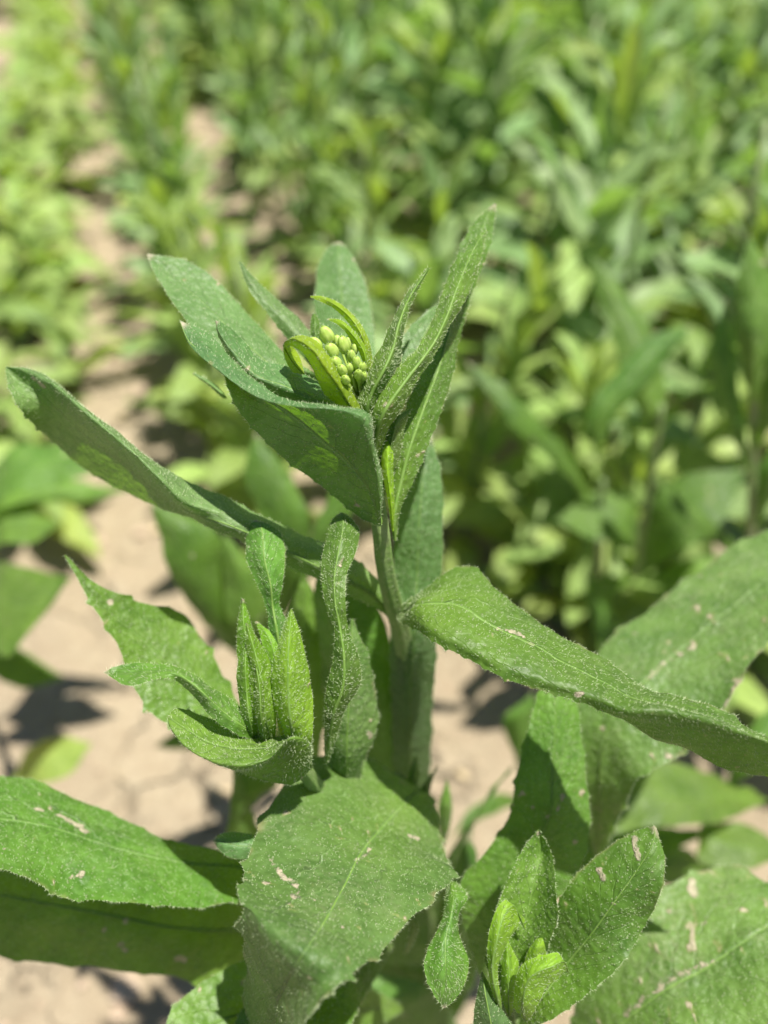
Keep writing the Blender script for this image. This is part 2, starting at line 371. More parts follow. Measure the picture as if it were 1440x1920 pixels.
# ------------------------------------------------------------------ ground
ROW_D = np.array([-math.sin(math.radians(17)), math.cos(math.radians(17))]); ROW_W = np.array([math.cos(math.radians(17)), math.sin(math.radians(17))])
def ground_z(x, y):
    w = x*ROW_W[0]+y*ROW_W[1]
    z = .004*math.cos((w-.035)/.185*2*math.pi)
    r = math.hypot(x, y-1)
    if r < 5:
        z += .010*noise.noise(Vector((x*6, y*6, 0)))+.006*noise.noise(Vector((x*22, y*22, 3)))+.0028*noise.noise(Vector((x*70, y*70, 5)))
        k = noise.noise(Vector((x*38, y*38, 9))); z += .006*max(0, k-.15)
    return z-.006
def axis_pts(lo, hi, step, far):
    a = list(np.arange(lo, hi+step/2, step)); s = step
    while a[-1] < far: s *= 1.35; a.append(a[-1]+s)
    s = step
    while a[0] > -far: s *= 1.35; a.insert(0, a[0]-s)
    return a
gx = axis_pts(-1.3, 1.3, .009, 150); gy = axis_pts(-.1, 2.9, .009, 200)
mb = MB(); nx = len(gx)
mb.add([(x, y, ground_z(x, y)) for y in gy for x in gx], [(j*nx+i, j*nx+i+1, (j+1)*nx+i+1, (j+1)*nx+i) for j in range(len(gy)-1) for i in range(nx-1)])
link('ground', mb.mesh('ground', [M['soil']]), kind='structure')
mb = MB()
R0 = random.Random(3)
for _ in range(2600):
    y = R0.uniform(.05, 2.4); x = R0.uniform(-.5-.55*y, .5+.5*y); s = .0014+.009*R0.random()**4
    ico = [(0, 0, 1)]+[(math.cos(a*1.2566)*.9, math.sin(a*1.2566)*.9, .45) for a in range(5)]+[(math.cos(a*1.2566+.6), math.sin(a*1.2566+.6), -.4) for a in range(5)]+[(0, 0, -.8)]
    V = [(x+s*p[0]*R0.uniform(.7, 1.4), y+s*p[1]*R0.uniform(.7, 1.4), ground_z(x, y)+s*.3+s*p[2]*R0.uniform(.5, 1.0)) for p in ico]
    Fc = [(0, 1+a, 1+(a+1) % 5) for a in range(5)]+[(1+a, 6+a, 1+(a+1) % 5) for a in range(5)]+[(1+(a+1) % 5, 6+a, 6+(a+1) % 5) for a in range(5)]+[(11, 6+(a+1) % 5, 6+a) for a in range(5)]
    mb.add(V, Fc, smooth=False)
link('soil_crumbs', mb.mesh('soil_crumbs', [M['clod']]), kind='stuff')
mb = MB()
for _ in range(420):                                     # bits of dry straw and withered leaf lying about
    y = R0.uniform(.1, 2.2); x = R0.uniform(-.45-.5*y, .45+.5*y); a = R0.uniform(0, 6.28); l = R0.uniform(.006, .03); z = ground_z(x, y)+.002
    if R0.random() < .75: tube(mb, [(x, y, z), (x+l*.5*math.cos(a), y+l*.5*math.sin(a), z+.0015), (x+l*math.cos(a+.2), y+l*math.sin(a+.2), z+.0005)], R0.uniform(.0003, .0008), 5)
    else:
        w_ = l*.25; c_, s_ = math.cos(a), math.sin(a)
        mb.add([(x, y, z), (x+l*.4*c_-w_*s_, y+l*.4*s_+w_*c_, z+.003), (x+l*.5*c_, y+l*.5*s_, z+.001), (x+l*.4*c_+w_*s_, y+l*.4*s_-w_*c_, z+.004), (x+l*c_, y+l*s_, z+.002)], [(0, 2, 1), (0, 3, 2), (1, 2, 4), (2, 3, 4)])
link('straw_litter', mb.mesh('straw_litter', [M['straw']]), kind='stuff')


# ------------------------------------------------------------------ the plant in focus
base_xy = (.03, .165)
MP = empty('crop_plant', (base_xy[0], base_xy[1], ground_z(*base_xy)), 'sharp hairy plant in front, a cluster of pale buds at its top', 'crop plant')
x0, y0 = base_xy
stem = stem_part('stem', [(693, 800, 19.6), (700, 870, 19.6), (706, 930, 19.7), (714, 985, 19.9), (722, 1060, 20.7), (738, 1130, 21.8), (755, 1190, 23.2), (774, 1330, 26.6), (788, 1500, 31), (800, 1700, 37.5), (800, 1960, 48)],
                 [1.1, 1.6, 1.9, 2.1, 2.2, 2.5, 2.7, 2.9, 3.3, 3.8, 4.4], MP)
L = lambda *a, **k: leaf('leaf', *a, **k)

# -- leaves of the top whorl
A1 = L([(714, 985, 19.6), [(672, 968, 20.2), (694, 925, 19.5), (709, 900, 18.9), (717, 898, 19.3)],
   [(605, 915, 20.2), (655, 872, 19.5), (694, 835, 18.4), (704, 828, 19.1)],
   [(535, 864, 19.8), (608, 832, 19.2), (678, 786, 18.0), (694, 776, 18.9)],
   [(474, 802, 19.3), (545, 778, 19.0), (618, 768, 17.8), (626, 761, 18.3)],
   [(434, 748, 18.3), (492, 744, 18.8), (548, 762, 17.8), (556, 750, 18.4)],
   [(416, 700, 18.3), (446, 710, 18.5), (482, 744, 17.9), (494, 726, 18.6)],
   [(388, 662, 18.6), (398, 672, 18.5), (415, 698, 18.1), (438, 675, 18.8)],
   [(350, 635, 18.8), (354, 640, 18.6), (362, 650, 18.5), (392, 624, 19.0)],
   (337, 602, 18.9)], MP, mat='blue', mi=1, dz=-.3, nu=22, teeth=16)
A2 = L([(694, 830, 19.2), [(679, 790, 19.3), (668, 797, 18.9), (656, 802, 19.1)],
   [(618, 730, 19.7), (603, 752, 19.0), (590, 768, 19.2)], [(552, 693, 19.9), (533, 722, 19.1), (512, 742, 19.4)],
   [(488, 676, 20.0), (478, 700, 19.2), (458, 706, 19.5)], [(447, 632, 19.9), (436, 655, 19.3), (428, 664, 19.5)], [(420, 606, 19.6), (412, 622, 19.3), (408, 628, 19.4)],
   (404, 602, 19.3)], MP, mat='blue', teeth=10, nu=14, dz=-.35)
Bf = L([(692, 815, 19.8), [(702, 800, 20.1), (688, 812, 19.8), (674, 815, 19.7)], [(628, 726, 20.6), (603, 752, 20.1), (578, 778, 19.9)], [(545, 672, 21.0), (508, 683, 20.4), (470, 722, 20.0)],
   [(480, 605, 21.5), (437, 620, 20.8), (402, 658, 20.3)], [(420, 541, 21.8), (377, 563, 21.2), (342, 594, 20.6)], [(355, 491, 21.9), (322, 516, 21.5), (302, 532, 21.1)], (276, 477, 21.7)], MP, mat='blue', teeth=9, tooth=.25)
L([(640, 745, 20.6), [(605, 648, 21.2), (590, 660, 20.8), (572, 675, 20.9)], [(567, 604, 21.4), (550, 615, 21), (536, 632, 21.1)], [(527, 568, 21.5), (515, 578, 21.2), (504, 590, 21.2)],
   [(486, 530, 21.5), (477, 537, 21.3), (468, 544, 21.3)], (449, 490, 21.4)], MP, mat='blue', teeth=6, tooth=.2)
L([(690, 815, 20.8), [(632, 720, 22), (672, 720, 21.6), (712, 715, 22)], [(602, 645, 22.8), (650, 645, 22.4), (702, 640, 22.8)], [(591, 590, 23.4), (643, 590, 23.1), (695, 590, 23.4)], [(592, 540, 23.9), (640, 540, 23.7), (686, 540, 23.9)],
   [(600, 492, 24.3), (636, 490, 24.1), (670, 495, 24.3)], [(618, 463, 24.5), (635, 463, 24.4), (651, 466, 24.5)], (635, 453, 24.6)], MP, mat='blue', teeth=7, tooth=.3)
L([(742, 765, 20.6), [(745, 690, 20.6), (775, 690, 20.6), (800, 690, 20.9)], [(752, 640, 20.9), (790, 640, 20.9), (820, 640, 21.2)], [(778, 605, 21.2), (812, 600, 21.2), (835, 600, 21.4)], (842, 555, 21.8)], MP, mat='blue', teeth=6, tooth=.3)
# tall folded pair on the right
L([(741, 1014, 19.9), [(730, 962, 19.8), (740, 962, 19.6), (750, 962, 19.8)], [(733, 900, 19.8), (753, 900, 19.6), (776, 897, 19.8)], [(742, 845, 19.8), (768, 842, 19.6), (799, 842, 19.9)],
   [(762, 762, 20.0), (795, 765, 19.8), (829, 763, 20.1)], [(788, 690, 20.3), (822, 692, 20.0), (851, 698, 20.4)], [(812, 620, 20.7), (842, 622, 20.3), (858, 640, 20.7)],
   [(835, 535, 21.0), (862, 542, 20.7), (884, 556, 21.0)], [(866, 458, 21.3), (890, 470, 21.1), (912, 480, 21.3)], [(893, 411, 21.6), (910, 416, 21.5), (926, 420, 21.6)], (929, 382, 21.8)], MP, mat='leaf', teeth=18, dz=.2)
L([(704, 866, 19.3), [(692, 820, 18.9), (706, 818, 18.6), (724, 815, 18.8)], [(701, 765, 18.6), (724, 767, 18.2), (754, 765, 18.6)], [(740, 705, 18.8), (766, 707, 18.4), (786, 705, 18.8)],
   [(787, 645, 19.2), (810, 648, 18.8), (826, 645, 19.2)], [(815, 590, 19.6), (837, 595, 19.2), (853, 592, 19.6)], [(834, 540, 19.9), (856, 543, 19.5), (880, 545, 19.9)],
   [(858, 485, 20.2), (878, 489, 19.9), (901, 487, 20.2)], [(886, 449, 20.5), (897, 452, 20.4), (909, 450, 20.5)], (913, 430, 20.6)], MP, mat='leaf', teeth=16, hair=1.5)
# young folded leaf right of the buds
L([(692, 812, 19.1), [(668, 768, 18.8), (688, 772, 18.5), (703, 775, 18.8)], [(678, 730, 18.8), (700, 733, 18.3), (731, 727, 19.0)], [(701, 683, 18.7), (722, 690, 18.2), (751, 690, 19.2)],
   [(718, 645, 18.8), (738, 650, 18.4), (753, 642, 18.9)], [(735, 605, 18.9), (747, 610, 18.5), (760, 605, 18.8)], [(760, 555, 19.2), (767, 560, 19.0), (776, 560, 19.2)], (804, 502, 19.6)], MP, mat='leaf', hair=1.6, hl=.8, teeth=8)
L([(700, 812, 19.6), [(706, 770, 19.4), (722, 765, 19.5), (740, 762, 19.8)], [(722, 715, 19.6), (735, 712, 19.8), (749, 705, 20)], (752, 668, 20.2)], MP, mat='young', teeth=4, tooth=.2, hair=.6)
# curled young leaf in front of the buds
L([(686, 805, 18.9), [(634, 760, 18.7), (655, 757, 18.3), (676, 765, 18.7)], [(609, 738, 18.4), (634, 722, 18.0), (654, 731, 18.5)], [(590, 708, 18.1), (611, 690, 17.7), (637, 692, 18.3)],
   [(577, 678, 18.0), (592, 660, 17.6), (613, 658, 18.2)], [(561, 657, 18.1), (571, 643, 17.8), (590, 636, 18.4)], [(543, 648, 18.5), (548, 635, 18.3), (558, 628, 18.8)],
   [(531, 655, 18.8), (532, 648, 18.8), (541, 640, 19.3)], [(534, 670, 18.9), (540, 664, 19.1), (552, 655, 19.5)], [(550, 694, 18.9), (556, 686, 19.1), (566, 676, 19.4)], (571, 702, 19.1)], MP, mat='young', teeth=6, tooth=.2, hair=.8)
L([(680, 770, 19.3), [(652, 712, 19.1), (664, 716, 18.9), (676, 722, 19.1)], [(650, 690, 19.0), (662, 690, 18.7), (673, 695, 19.0)], (664, 668, 18.9)], MP, mat='young', teeth=0, hair=.6)
# two narrow bracts arching over the buds
L([(697, 735, 19.4), [(688, 690, 19.3), (694, 692, 19.1), (700, 690, 19.3)], [(676, 645, 19.2), (684, 643, 19), (692, 641, 19.3)], [(655, 608, 19.2), (663, 603, 19), (669, 599, 19.3)], [(628, 580, 19.2), (632, 574, 19.1), (636, 568, 19.3)],
   [(602, 566, 19.2), (604, 560, 19.2), (606, 556, 19.3)], (582, 556, 19.3)], MP, mat='young', teeth=0, hair=1.3)
L([(693, 740, 19.2), [(684, 700, 19.0), (690, 698, 18.8), (696, 698, 19.0)], [(673, 660, 18.9), (680, 655, 18.7), (688, 655, 18.9)], [(652, 628, 18.9), (658, 624, 18.8), (663, 620, 18.9)], [(632, 608, 18.9), (635, 604, 18.9), (638, 600, 19)], (614, 598, 19)], MP, mat='young', teeth=0, hair=1.0)
L([(612, 690, 20.4), [(584, 630, 20.3), (592, 630, 20.2), (602, 630, 20.3)], [(583, 600, 20.4), (590, 600, 20.3), (598, 602, 20.4)], (589, 588, 20.5)], MP, mat='leaf', teeth=0, nu=8)
L([(425, 745, 20.8), [(412, 728, 20.9), (415, 736, 20.7), (417, 745, 20.8)], [(388, 711, 20.9), (388, 717, 20.8), (390, 722, 20.9)], (362, 700, 20.9)], MP, mat='blue', teeth=0, nu=8)
# axil leaves
L([(737, 996, 19.5), [(727, 940, 19.3), (733, 940, 19.1), (740, 940, 19.3)], [(716, 880, 19.3), (726, 880, 19), (737, 880, 19.3)], [(717, 845, 19.3), (727, 845, 19.1), (737, 848, 19.3)], (729, 818, 19.4)], MP, mat='young', teeth=0, hair=.5)
L([(716, 935, 19.7), [(712, 850, 19.6), (730, 855, 19.3), (748, 860, 19.6)], [(722, 810, 19.5), (738, 812, 19.2), (757, 808, 19.6)], [(735, 785, 19.5), (748, 783, 19.3), (764, 780, 19.5)], (770, 766, 19.7)], MP, mat='leaf', teeth=5, tooth=.2)
# long leaf reaching left
L([(742, 1168, 21.9), [(702, 1137, 21.2), (705, 1122, 21), (710, 1112, 21), (716, 1102, 21.3)], [(640, 1106, 20.4), (646, 1088, 20.1), (656, 1070, 20.1), (665, 1050, 20.6)],
   [(538, 1058, 19.9), (546, 1040, 19.6), (558, 1022, 19.7), (576, 1006, 20.3)], [(460, 1021, 19.6), (470, 1004, 19.3), (484, 986, 19.4), (502, 972, 20.1)],
   [(398, 995, 19.6), (410, 980, 19.2), (427, 961, 19.3), (444, 944, 20.1)], [(336, 963, 20.3), (343, 956, 19.6), (352, 943, 18.9), (378, 914, 20)],
   [(264, 939, 21.0), (284, 917, 20.0), (306, 905, 18.5), (320, 884, 19.8)], [(196, 901, 21.4), (222, 866, 20.2), (256, 856, 18.4), (264, 847, 19.5)],
   [(140, 866, 21.4), (165, 824, 20.2), (207, 814, 18.5), (213, 805, 19.6)], [(80, 813, 20.7), (108, 772, 20.0), (152, 766, 18.7), (157, 758, 19.7)],
   [(37, 763, 19.4), (64, 731, 19.9), (98, 719, 19.1), (103, 712, 20.0)], [(18, 725, 19.5), (33, 711, 20.0), (52, 696, 19.7), (56, 692, 20.1)], (11, 688, 20.0)], MP, mat='blue', mi=1, nu=22, teeth=22, dz=.9)
# long leaf reaching right
L([(744, 1153, 21.9), [(757, 1167, 20.9), (757, 1159, 20.9), (759, 1146, 21.1), (764, 1134, 21.4)], [(786, 1184, 19.6), (783, 1162, 19.6), (784, 1130, 20.0), (800, 1103, 20.9)], [(833, 1212, 18.9), (838, 1186, 18.9), (846, 1126, 19.8), (884, 1062, 21.3)],
   [(893, 1244, 18.5), (900, 1217, 18.5), (912, 1160, 19.3), (930, 1104, 20.6)], [(958, 1276, 18.2), (975, 1252, 18.2), (988, 1200, 19.0), (1008, 1162, 20.0)],
   [(1030, 1300, 18), (1045, 1277, 18.0), (1062, 1240, 18.7), (1087, 1219, 19.6)], [(1100, 1320, 18), (1115, 1303, 17.9), (1132, 1275, 18.4), (1152, 1256, 19.1)],
   [(1165, 1343, 18.5), (1170, 1332, 17.6), (1190, 1305, 18.1), (1212, 1286, 18.7)], [(1225, 1386, 18.8), (1237, 1338, 17.4), (1252, 1316, 17.9), (1268, 1302, 18.4)],
   [(1300, 1414, 18.8), (1312, 1352, 17.4), (1322, 1337, 17.8), (1332, 1329, 18.2)], [(1380, 1443, 18.7), (1392, 1380, 17.4), (1400, 1370, 17.8), (1404, 1364, 18.0)],
   [(1460, 1462, 18.6), (1470, 1412, 17.4), (1475, 1404, 17.7), (1478, 1400, 17.9)], (1560, 1475, 17.9)], MP, mat='leaf', mi=2, nu=26, teeth=22, tooth=.5, wave=2, hair=1.2)
# upright leaf behind the stem
L([(785, 1600, 33), [(742, 1450, 28.2), (772, 1450, 27.7), (806, 1450, 28.2)], [(734, 1300, 25.4), (770, 1300, 24.9), (812, 1300, 25.4)], [(732, 1195, 23.6), (776, 1195, 23.1), (820, 1190, 23.7)], [(738, 1080, 23.1), (782, 1080, 22.9), (828, 1080, 23.1)], [(742, 1000, 22.9), (785, 1000, 22.6), (829, 1000, 22.9)],
   [(750, 930, 22.9), (790, 930, 22.6), (830, 930, 22.9)], [(768, 870, 23), (796, 868, 22.8), (821, 870, 23)], [(785, 830, 23.1), (800, 828, 23.1), (811, 830, 23.2)], (806, 800, 23.3)], MP, mat='blue', teeth=14, tooth=.5)
# broad leaf bending towards the viewer
L([(800, 1480, 25.5), [(712, 1436, 24.4), (775, 1488, 23.6), (822, 1528, 23.4)], [(606, 1415, 22.8), (728, 1538, 21.6), (836, 1608, 21.4)], [(530, 1477, 21.2), (682, 1590, 20.0), (846, 1648, 19.8)],
   [(482, 1560, 19.8), (650, 1650, 18.7), (792, 1698, 18.6)], [(457, 1645, 18.4), (612, 1720, 17.4), (732, 1765, 17.4)], [(454, 1700, 17.0), (565, 1792, 16.0), (664, 1820, 16.2)],
   [(454, 1785, 19.0), (524, 1866, 17.6), (600, 1880, 15.6)], [(460, 1875, 20.6), (508, 1935, 19.0), (555, 1935, 16.4)], (510, 2010, 19.6)], MP, mat='dusty', nu=40, teeth=11, tooth=1.1, hair=1.3, wave=2.2)
L([(560, 1690, 23), [(486, 1572, 20.7), (484, 1590, 20.4), (478, 1612, 20.4)], [(450, 1562, 20.7), (445, 1585, 20.3), (440, 1610, 20.3)], [(420, 1562, 20.6), (415, 1578, 20.3), (418, 1600, 20.3)], (399, 1575, 20.5)], MP, mat='blue', teeth=4)
# lower left leaves
L([(700, 1600, 26.5), [(520, 1612, 23.6), (520, 1632, 23.1), (520, 1655, 23)], [(425, 1598, 22.8), (425, 1621, 22.1), (435, 1690, 21.2)], [(330, 1578, 22.3), (332, 1613, 21.4), (340, 1703, 20.3)],
   [(240, 1549, 22.1), (242, 1594, 21.0), (242, 1690, 19.6)], [(162, 1510, 22.1), (152, 1566, 20.8), (130, 1684, 19.2)], [(82, 1467, 22.0), (62, 1540, 20.4), (50, 1646, 18.9)],
   [(0, 1451, 21.8), (-20, 1530, 20.0), (-32, 1622, 18.6)], [(-90, 1465, 21.2), (-105, 1530, 19.6), (-118, 1600, 18.5)], (-200, 1560, 19)], MP, mat='leaf', nu=26, teeth=16, wave=1.8, dz=.5)
L([(740, 1720, 30), [(470, 1655, 25.2), (450, 1745, 24.6), (430, 1868, 24.4)], [(330, 1640, 24.6), (330, 1740, 23.6), (322, 1832, 23.6)], [(200, 1615, 24.3), (200, 1715, 23.1), (200, 1818, 23.2)],
   [(60, 1590, 24), (60, 1690, 22.8), (60, 1802, 23)], [(-60, 1580, 23.7), (-60, 1670, 22.6), (-60, 1770, 22.8)], (-220, 1670, 23)], MP, mat='leaf', nu=20, teeth=12, hair=.7, wave=2, dz=.8)
L([(760, 1890, 28), [(570, 1795, 23), (580, 1900, 22.6), (590, 1990, 22)], [(456, 1802, 22.2), (465, 1900, 21.6), (475, 2000, 21)], [(382, 1843, 21.8), (395, 1920, 21.2), (405, 2010, 20.6)], [(326, 1888, 21.4), (342, 1950, 21), (352, 2000, 20.6)], (300, 1960, 20.8)], MP, mat='leaf', teeth=10, hair=.5)
L([(735, 1770, 27), [(628, 1780, 23.3), (650, 1835, 22.4), (672, 1888, 22)], [(540, 1825, 22.2), (575, 1890, 21.4), (640, 1952, 21)], [(450, 1900, 21.3), (500, 1960, 20.7), (560, 2015, 20.4)], (420, 2060, 20.5)], MP, mat='leaf', teeth=9)
# curled strap and pale leaf in the middle
L([(612, 1432, 20.6), [(607, 1348, 19.6), (624, 1345, 19.3), (646, 1340, 19.6)], [(613, 1290, 19.3), (643, 1287, 18.9), (677, 1285, 19.3)], [(622, 1232, 19.1), (645, 1230, 18.8), (674, 1238, 19.2)],
   [(626, 1182, 19.0), (638, 1178, 18.9), (656, 1186, 19.2)], [(611, 1140, 19.1), (630, 1140, 18.9), (648, 1130, 18.9)], [(604, 1090, 19.3), (627, 1088, 19.0), (650, 1078, 19.1)],
   [(605, 1042, 19.5), (634, 1038, 19.2), (667, 1038, 19.4)], [(614, 990, 19.8), (643, 992, 19.5), (676, 995, 19.8)], [(626, 970, 19.9), (643, 970, 19.8), (660, 972, 19.9)], (641, 961, 20)], MP, mat='leaf', teeth=0, hair=2.0, hl=.7)
L([(652, 1500, 23.5), [(618, 1425, 22.2), (650, 1428, 21.8), (684, 1422, 22.2)], [(610, 1355, 21.6), (652, 1358, 21.3), (708, 1350, 21.8)], [(625, 1290, 21.3), (656, 1290, 21.1), (703, 1288, 21.5)], [(640, 1230, 21.1), (660, 1230, 21), (691, 1234, 21.2)], (660, 1160, 21.1)], MP, mat='dusty', teeth=9, tooth=.5)
# -- side shoot on the left (its leaves spring from one stub)
SH = stem_part('side_shoot', [(775, 1560, 31), (680, 1530, 26), (600, 1480, 22), (560, 1430, 20.2), (530, 1395, 19.6)], [2.6, 2.4, 2.2, 1.9, 1.4], MP, hd=.5)
L([(520, 1395, 19.9), [(470, 1344, 19.2), (457, 1362, 18.9), (450, 1378, 18.9)], [(427, 1308, 19.2), (413, 1328, 18.7), (405, 1350, 18.7)], [(392, 1287, 19.1), (383, 1300, 18.5), (377, 1320, 18.8)],
   [(368, 1268, 19.0), (360, 1281, 18.5), (352, 1294, 18.9)], [(326, 1249, 19.0), (323, 1258, 18.7), (319, 1271, 18.6)], [(280, 1243, 19.0), (278, 1256, 18.8), (275, 1275, 18.3)],
   [(235, 1246, 19), (234, 1262, 18.8), (236, 1283, 18.4)], (195, 1261, 18.8)], SH, mat='leaf', hair=1.3, teeth=6, tooth=.3)
L([(585, 1440, 19.9), [(548, 1470, 19.6), (573, 1397, 18.6), (577, 1391, 19.0), (580, 1386, 19.4)], [(500, 1462, 19.5), (540, 1390, 18.2), (549, 1383, 18.7), (556, 1376, 19.3)],
   [(450, 1450, 19.1), (502, 1425, 18.0), (502, 1402, 18.6), (500, 1382, 19.3)], [(425, 1440, 18.7), (442, 1436, 17.9), (442, 1405, 18.5), (442, 1371, 19.2)],
   [(380, 1420, 18.5), (383, 1420, 18.2), (386, 1390, 18.7), (392, 1349, 19.4)], [(342, 1392, 18.6), (343, 1392, 18.5), (348, 1368, 18.9), (353, 1333, 19.5)],
   [(319, 1363, 18.9), (320, 1363, 18.8), (321, 1350, 19), (328, 1330, 19.4)], (314, 1345, 19)], SH, mat='leaf', mi=2, nu=22, hair=1.6, hl=.75, teeth=5, tooth=.3)
for st in ([(500, 1400, 19.9), [(455, 1330, 20.1), (478, 1330, 19.8), (505, 1330, 20)], [(446, 1240, 19.9), (472, 1240, 19.6), (500, 1245, 19.9)], [(444, 1180, 19.8), (458, 1180, 19.5), (477, 1182, 19.8)], (455, 1123, 19.8)],
           [(478, 1398, 19.6), [(455, 1350, 19.0), (468, 1350, 18.7), (482, 1352, 19)], [(447, 1290, 19.0), (462, 1290, 18.7), (480, 1292, 19)], [(447, 1240, 19), (460, 1240, 18.7), (474, 1242, 19)], (464, 1205, 19.1)],
           [(512, 1398, 19.6), [(483, 1350, 18.8), (498, 1348, 18.5), (518, 1350, 18.9)], [(472, 1280, 18.7), (490, 1276, 18.4), (513, 1282, 18.8)], [(462, 1220, 18.8), (476, 1216, 18.5), (500, 1226, 18.9)], (462, 1168, 19)],
           [(500, 1398, 19.4), [(482, 1350, 18.5), (490, 1350, 18.3), (500, 1352, 18.6)], [(478, 1280, 18.4), (486, 1280, 18.2), (496, 1282, 18.5)], (474, 1225, 18.8)],
           [(536, 1400, 19.8), [(515, 1340, 19.5), (530, 1340, 19.4), (545, 1340, 19.5)], [(500, 1260, 19.6), (520, 1260, 19.4), (540, 1260, 19.6)], [(492, 1205, 19.6), (506, 1200, 19.5), (522, 1200, 19.6)], (480, 1165, 19.8)],
           ): L(st, SH, mat='shoot', teeth=5, tooth=.2, hair=1.4, wave=1.3)
L([(560, 1425, 19.9), [(524, 1360, 18.6), (546, 1360, 18.2), (582, 1385, 18.9)], [(512, 1300, 18.5), (541, 1300, 18.0), (584, 1320, 18.9)], [(512, 1240, 18.5), (540, 1238, 18.0), (578, 1250, 18.8)], [(526, 1190, 18.6), (543, 1188, 18.2), (566, 1195, 18.7)], (546, 1142, 18.8)], SH, mat='shoot', teeth=9, tooth=.3, hair=1.8)
L([(535, 1330, 20.3), [(506, 1230, 19.8), (526, 1225, 19.6), (548, 1220, 19.9)], [(504, 1180, 19.7), (518, 1175, 19.5), (540, 1170, 19.9)], [(501, 1142, 19.7), (511, 1135, 19.6), (524, 1135, 19.8)], [(486, 1095, 19.8), (507, 1095, 19.5), (529, 1088, 19.8)],
   [(466, 1045, 20.0), (496, 1048, 19.6), (534, 1045, 20.0)], [(462, 1000, 20.2), (492, 1000, 19.9), (526, 1005, 20.2)], [(470, 982, 20.2), (488, 982, 20.1), (504, 984, 20.2)], (480, 975, 20.3)], SH, mat='leaf', teeth=7, tooth=.3, hair=1.4)
# large pointed leaf left of the shoot
L([(520, 1420, 24), [(452, 1325, 22.8), (428, 1345, 22.2), (372, 1372, 21.6)], [(405, 1240, 23), (358, 1284, 22.1), (300, 1347, 21.2)], [(370, 1190, 23.0), (308, 1238, 22.0), (258, 1298, 21.2)], [(338, 1150, 22.9), (258, 1190, 21.8), (222, 1218, 21.3)],
   [(255, 1127, 22.1), (205, 1145, 21.5), (186, 1148, 21.2)], [(180, 1094, 21.5), (166, 1102, 21.3), (156, 1101, 21.2)], (122, 1041, 21.2)], MP, mat='leaf', teeth=6, tooth=.9, wave=2)
# small twisted leaf right of the broad leaf
L([(842, 1640, 20.6), [(834, 1678, 19.9), (850, 1675, 19.6), (877, 1680, 19.7)], [(830, 1718, 19.5), (846, 1716, 19.3), (861, 1713, 19.5)], [(812, 1765, 19.1), (836, 1762, 18.9), (863, 1758, 19.3)],
   [(797, 1815, 18.8), (836, 1812, 18.6), (881, 1808, 19.2)], [(812, 1855, 18.7), (836, 1852, 18.6), (866, 1856, 18.9)], (833, 1890, 18.7)], MP, mat='leaf', hair=2.0, hl=.8, teeth=5, tooth=.4)
# deep foliage round the lower stem
for st in ([(770, 1700, 36), [(640, 1480, 29), (690, 1470, 28.6), (750, 1480, 29)], [(610, 1330, 26.8), (690, 1330, 26), (760, 1330, 26.6)], [(600, 1200, 25.2), (660, 1200, 24.6), (730, 1200, 25)], [(590, 1120, 24.6), (640, 1110, 24.2), (700, 1130, 24.4)], (600, 1060, 24.4)],
           [(640, 1680, 34), [(520, 1430, 29), (560, 1420, 28.6), (600, 1430, 29)], [(520, 1300, 27.5), (570, 1290, 27), (620, 1300, 27.4)], [(530, 1180, 26.6), (575, 1170, 26.2), (620, 1180, 26.6)], (570, 1080, 26)],
           [(810, 1780, 38), [(820, 1640, 32), (850, 1600, 31.5), (880, 1570, 32)], [(870, 1560, 30.6), (890, 1530, 30), (910, 1500, 30.4)], (965, 1430, 29.5)],
           [(790, 1900, 38), [(690, 1800, 30), (740, 1790, 29.5), (800, 1800, 30)], [(680, 1700, 29), (740, 1700, 28.4), (800, 1700, 29)], (730, 1590, 28)],
           [(640, 1760, 36), [(430, 1600, 30), (450, 1560, 29.7), (470, 1520, 30)], [(430, 1520, 29), (460, 1490, 28.6), (520, 1470, 29)], (440, 1420, 28.6)],
           [(830, 1960, 40), [(820, 1760, 31), (860, 1740, 30.5), (920, 1750, 31)], [(840, 1650, 30), (870, 1640, 29.5), (900, 1650, 30)], (880, 1560, 29.4)],
           [(900, 2050, 40), [(720, 1950, 31), (760, 1900, 30.5), (820, 1860, 31)], [(600, 1930, 30), (650, 1870, 29.5), (700, 1820, 30)], (560, 1800, 30)],
           ): L(st, MP, mat='leaf', hair=.25, teeth=6, wave=2)
for st in ([(800, 1560, 27), [(765, 1475, 25), (772, 1472, 24.8), (782, 1478, 25)], [(768, 1445, 24.7), (776, 1443, 24.6), (786, 1447, 24.8)], (780, 1417, 24.7)],
           [(800, 1560, 27), [(790, 1482, 25.1), (796, 1478, 25), (806, 1482, 25.2)], (820, 1435, 25)], [(800, 1560, 27), [(755, 1468, 24.9), (758, 1462, 24.8), (762, 1458, 24.9)], (722, 1445, 24.6)],
           [(830, 1590, 28), [(822, 1520, 27), (835, 1515, 26.8), (848, 1520, 27)], (838, 1460, 26.8)],
           [(760, 1790, 24), [(765, 1760, 23), (772, 1757, 22.9), (780, 1755, 23)], [(768, 1730, 22.6), (775, 1727, 22.5), (783, 1728, 22.6)], (755, 1712, 22.4)]):
    L(st, MP, mat='leaf', hair=.6, teeth=0, nu=8)

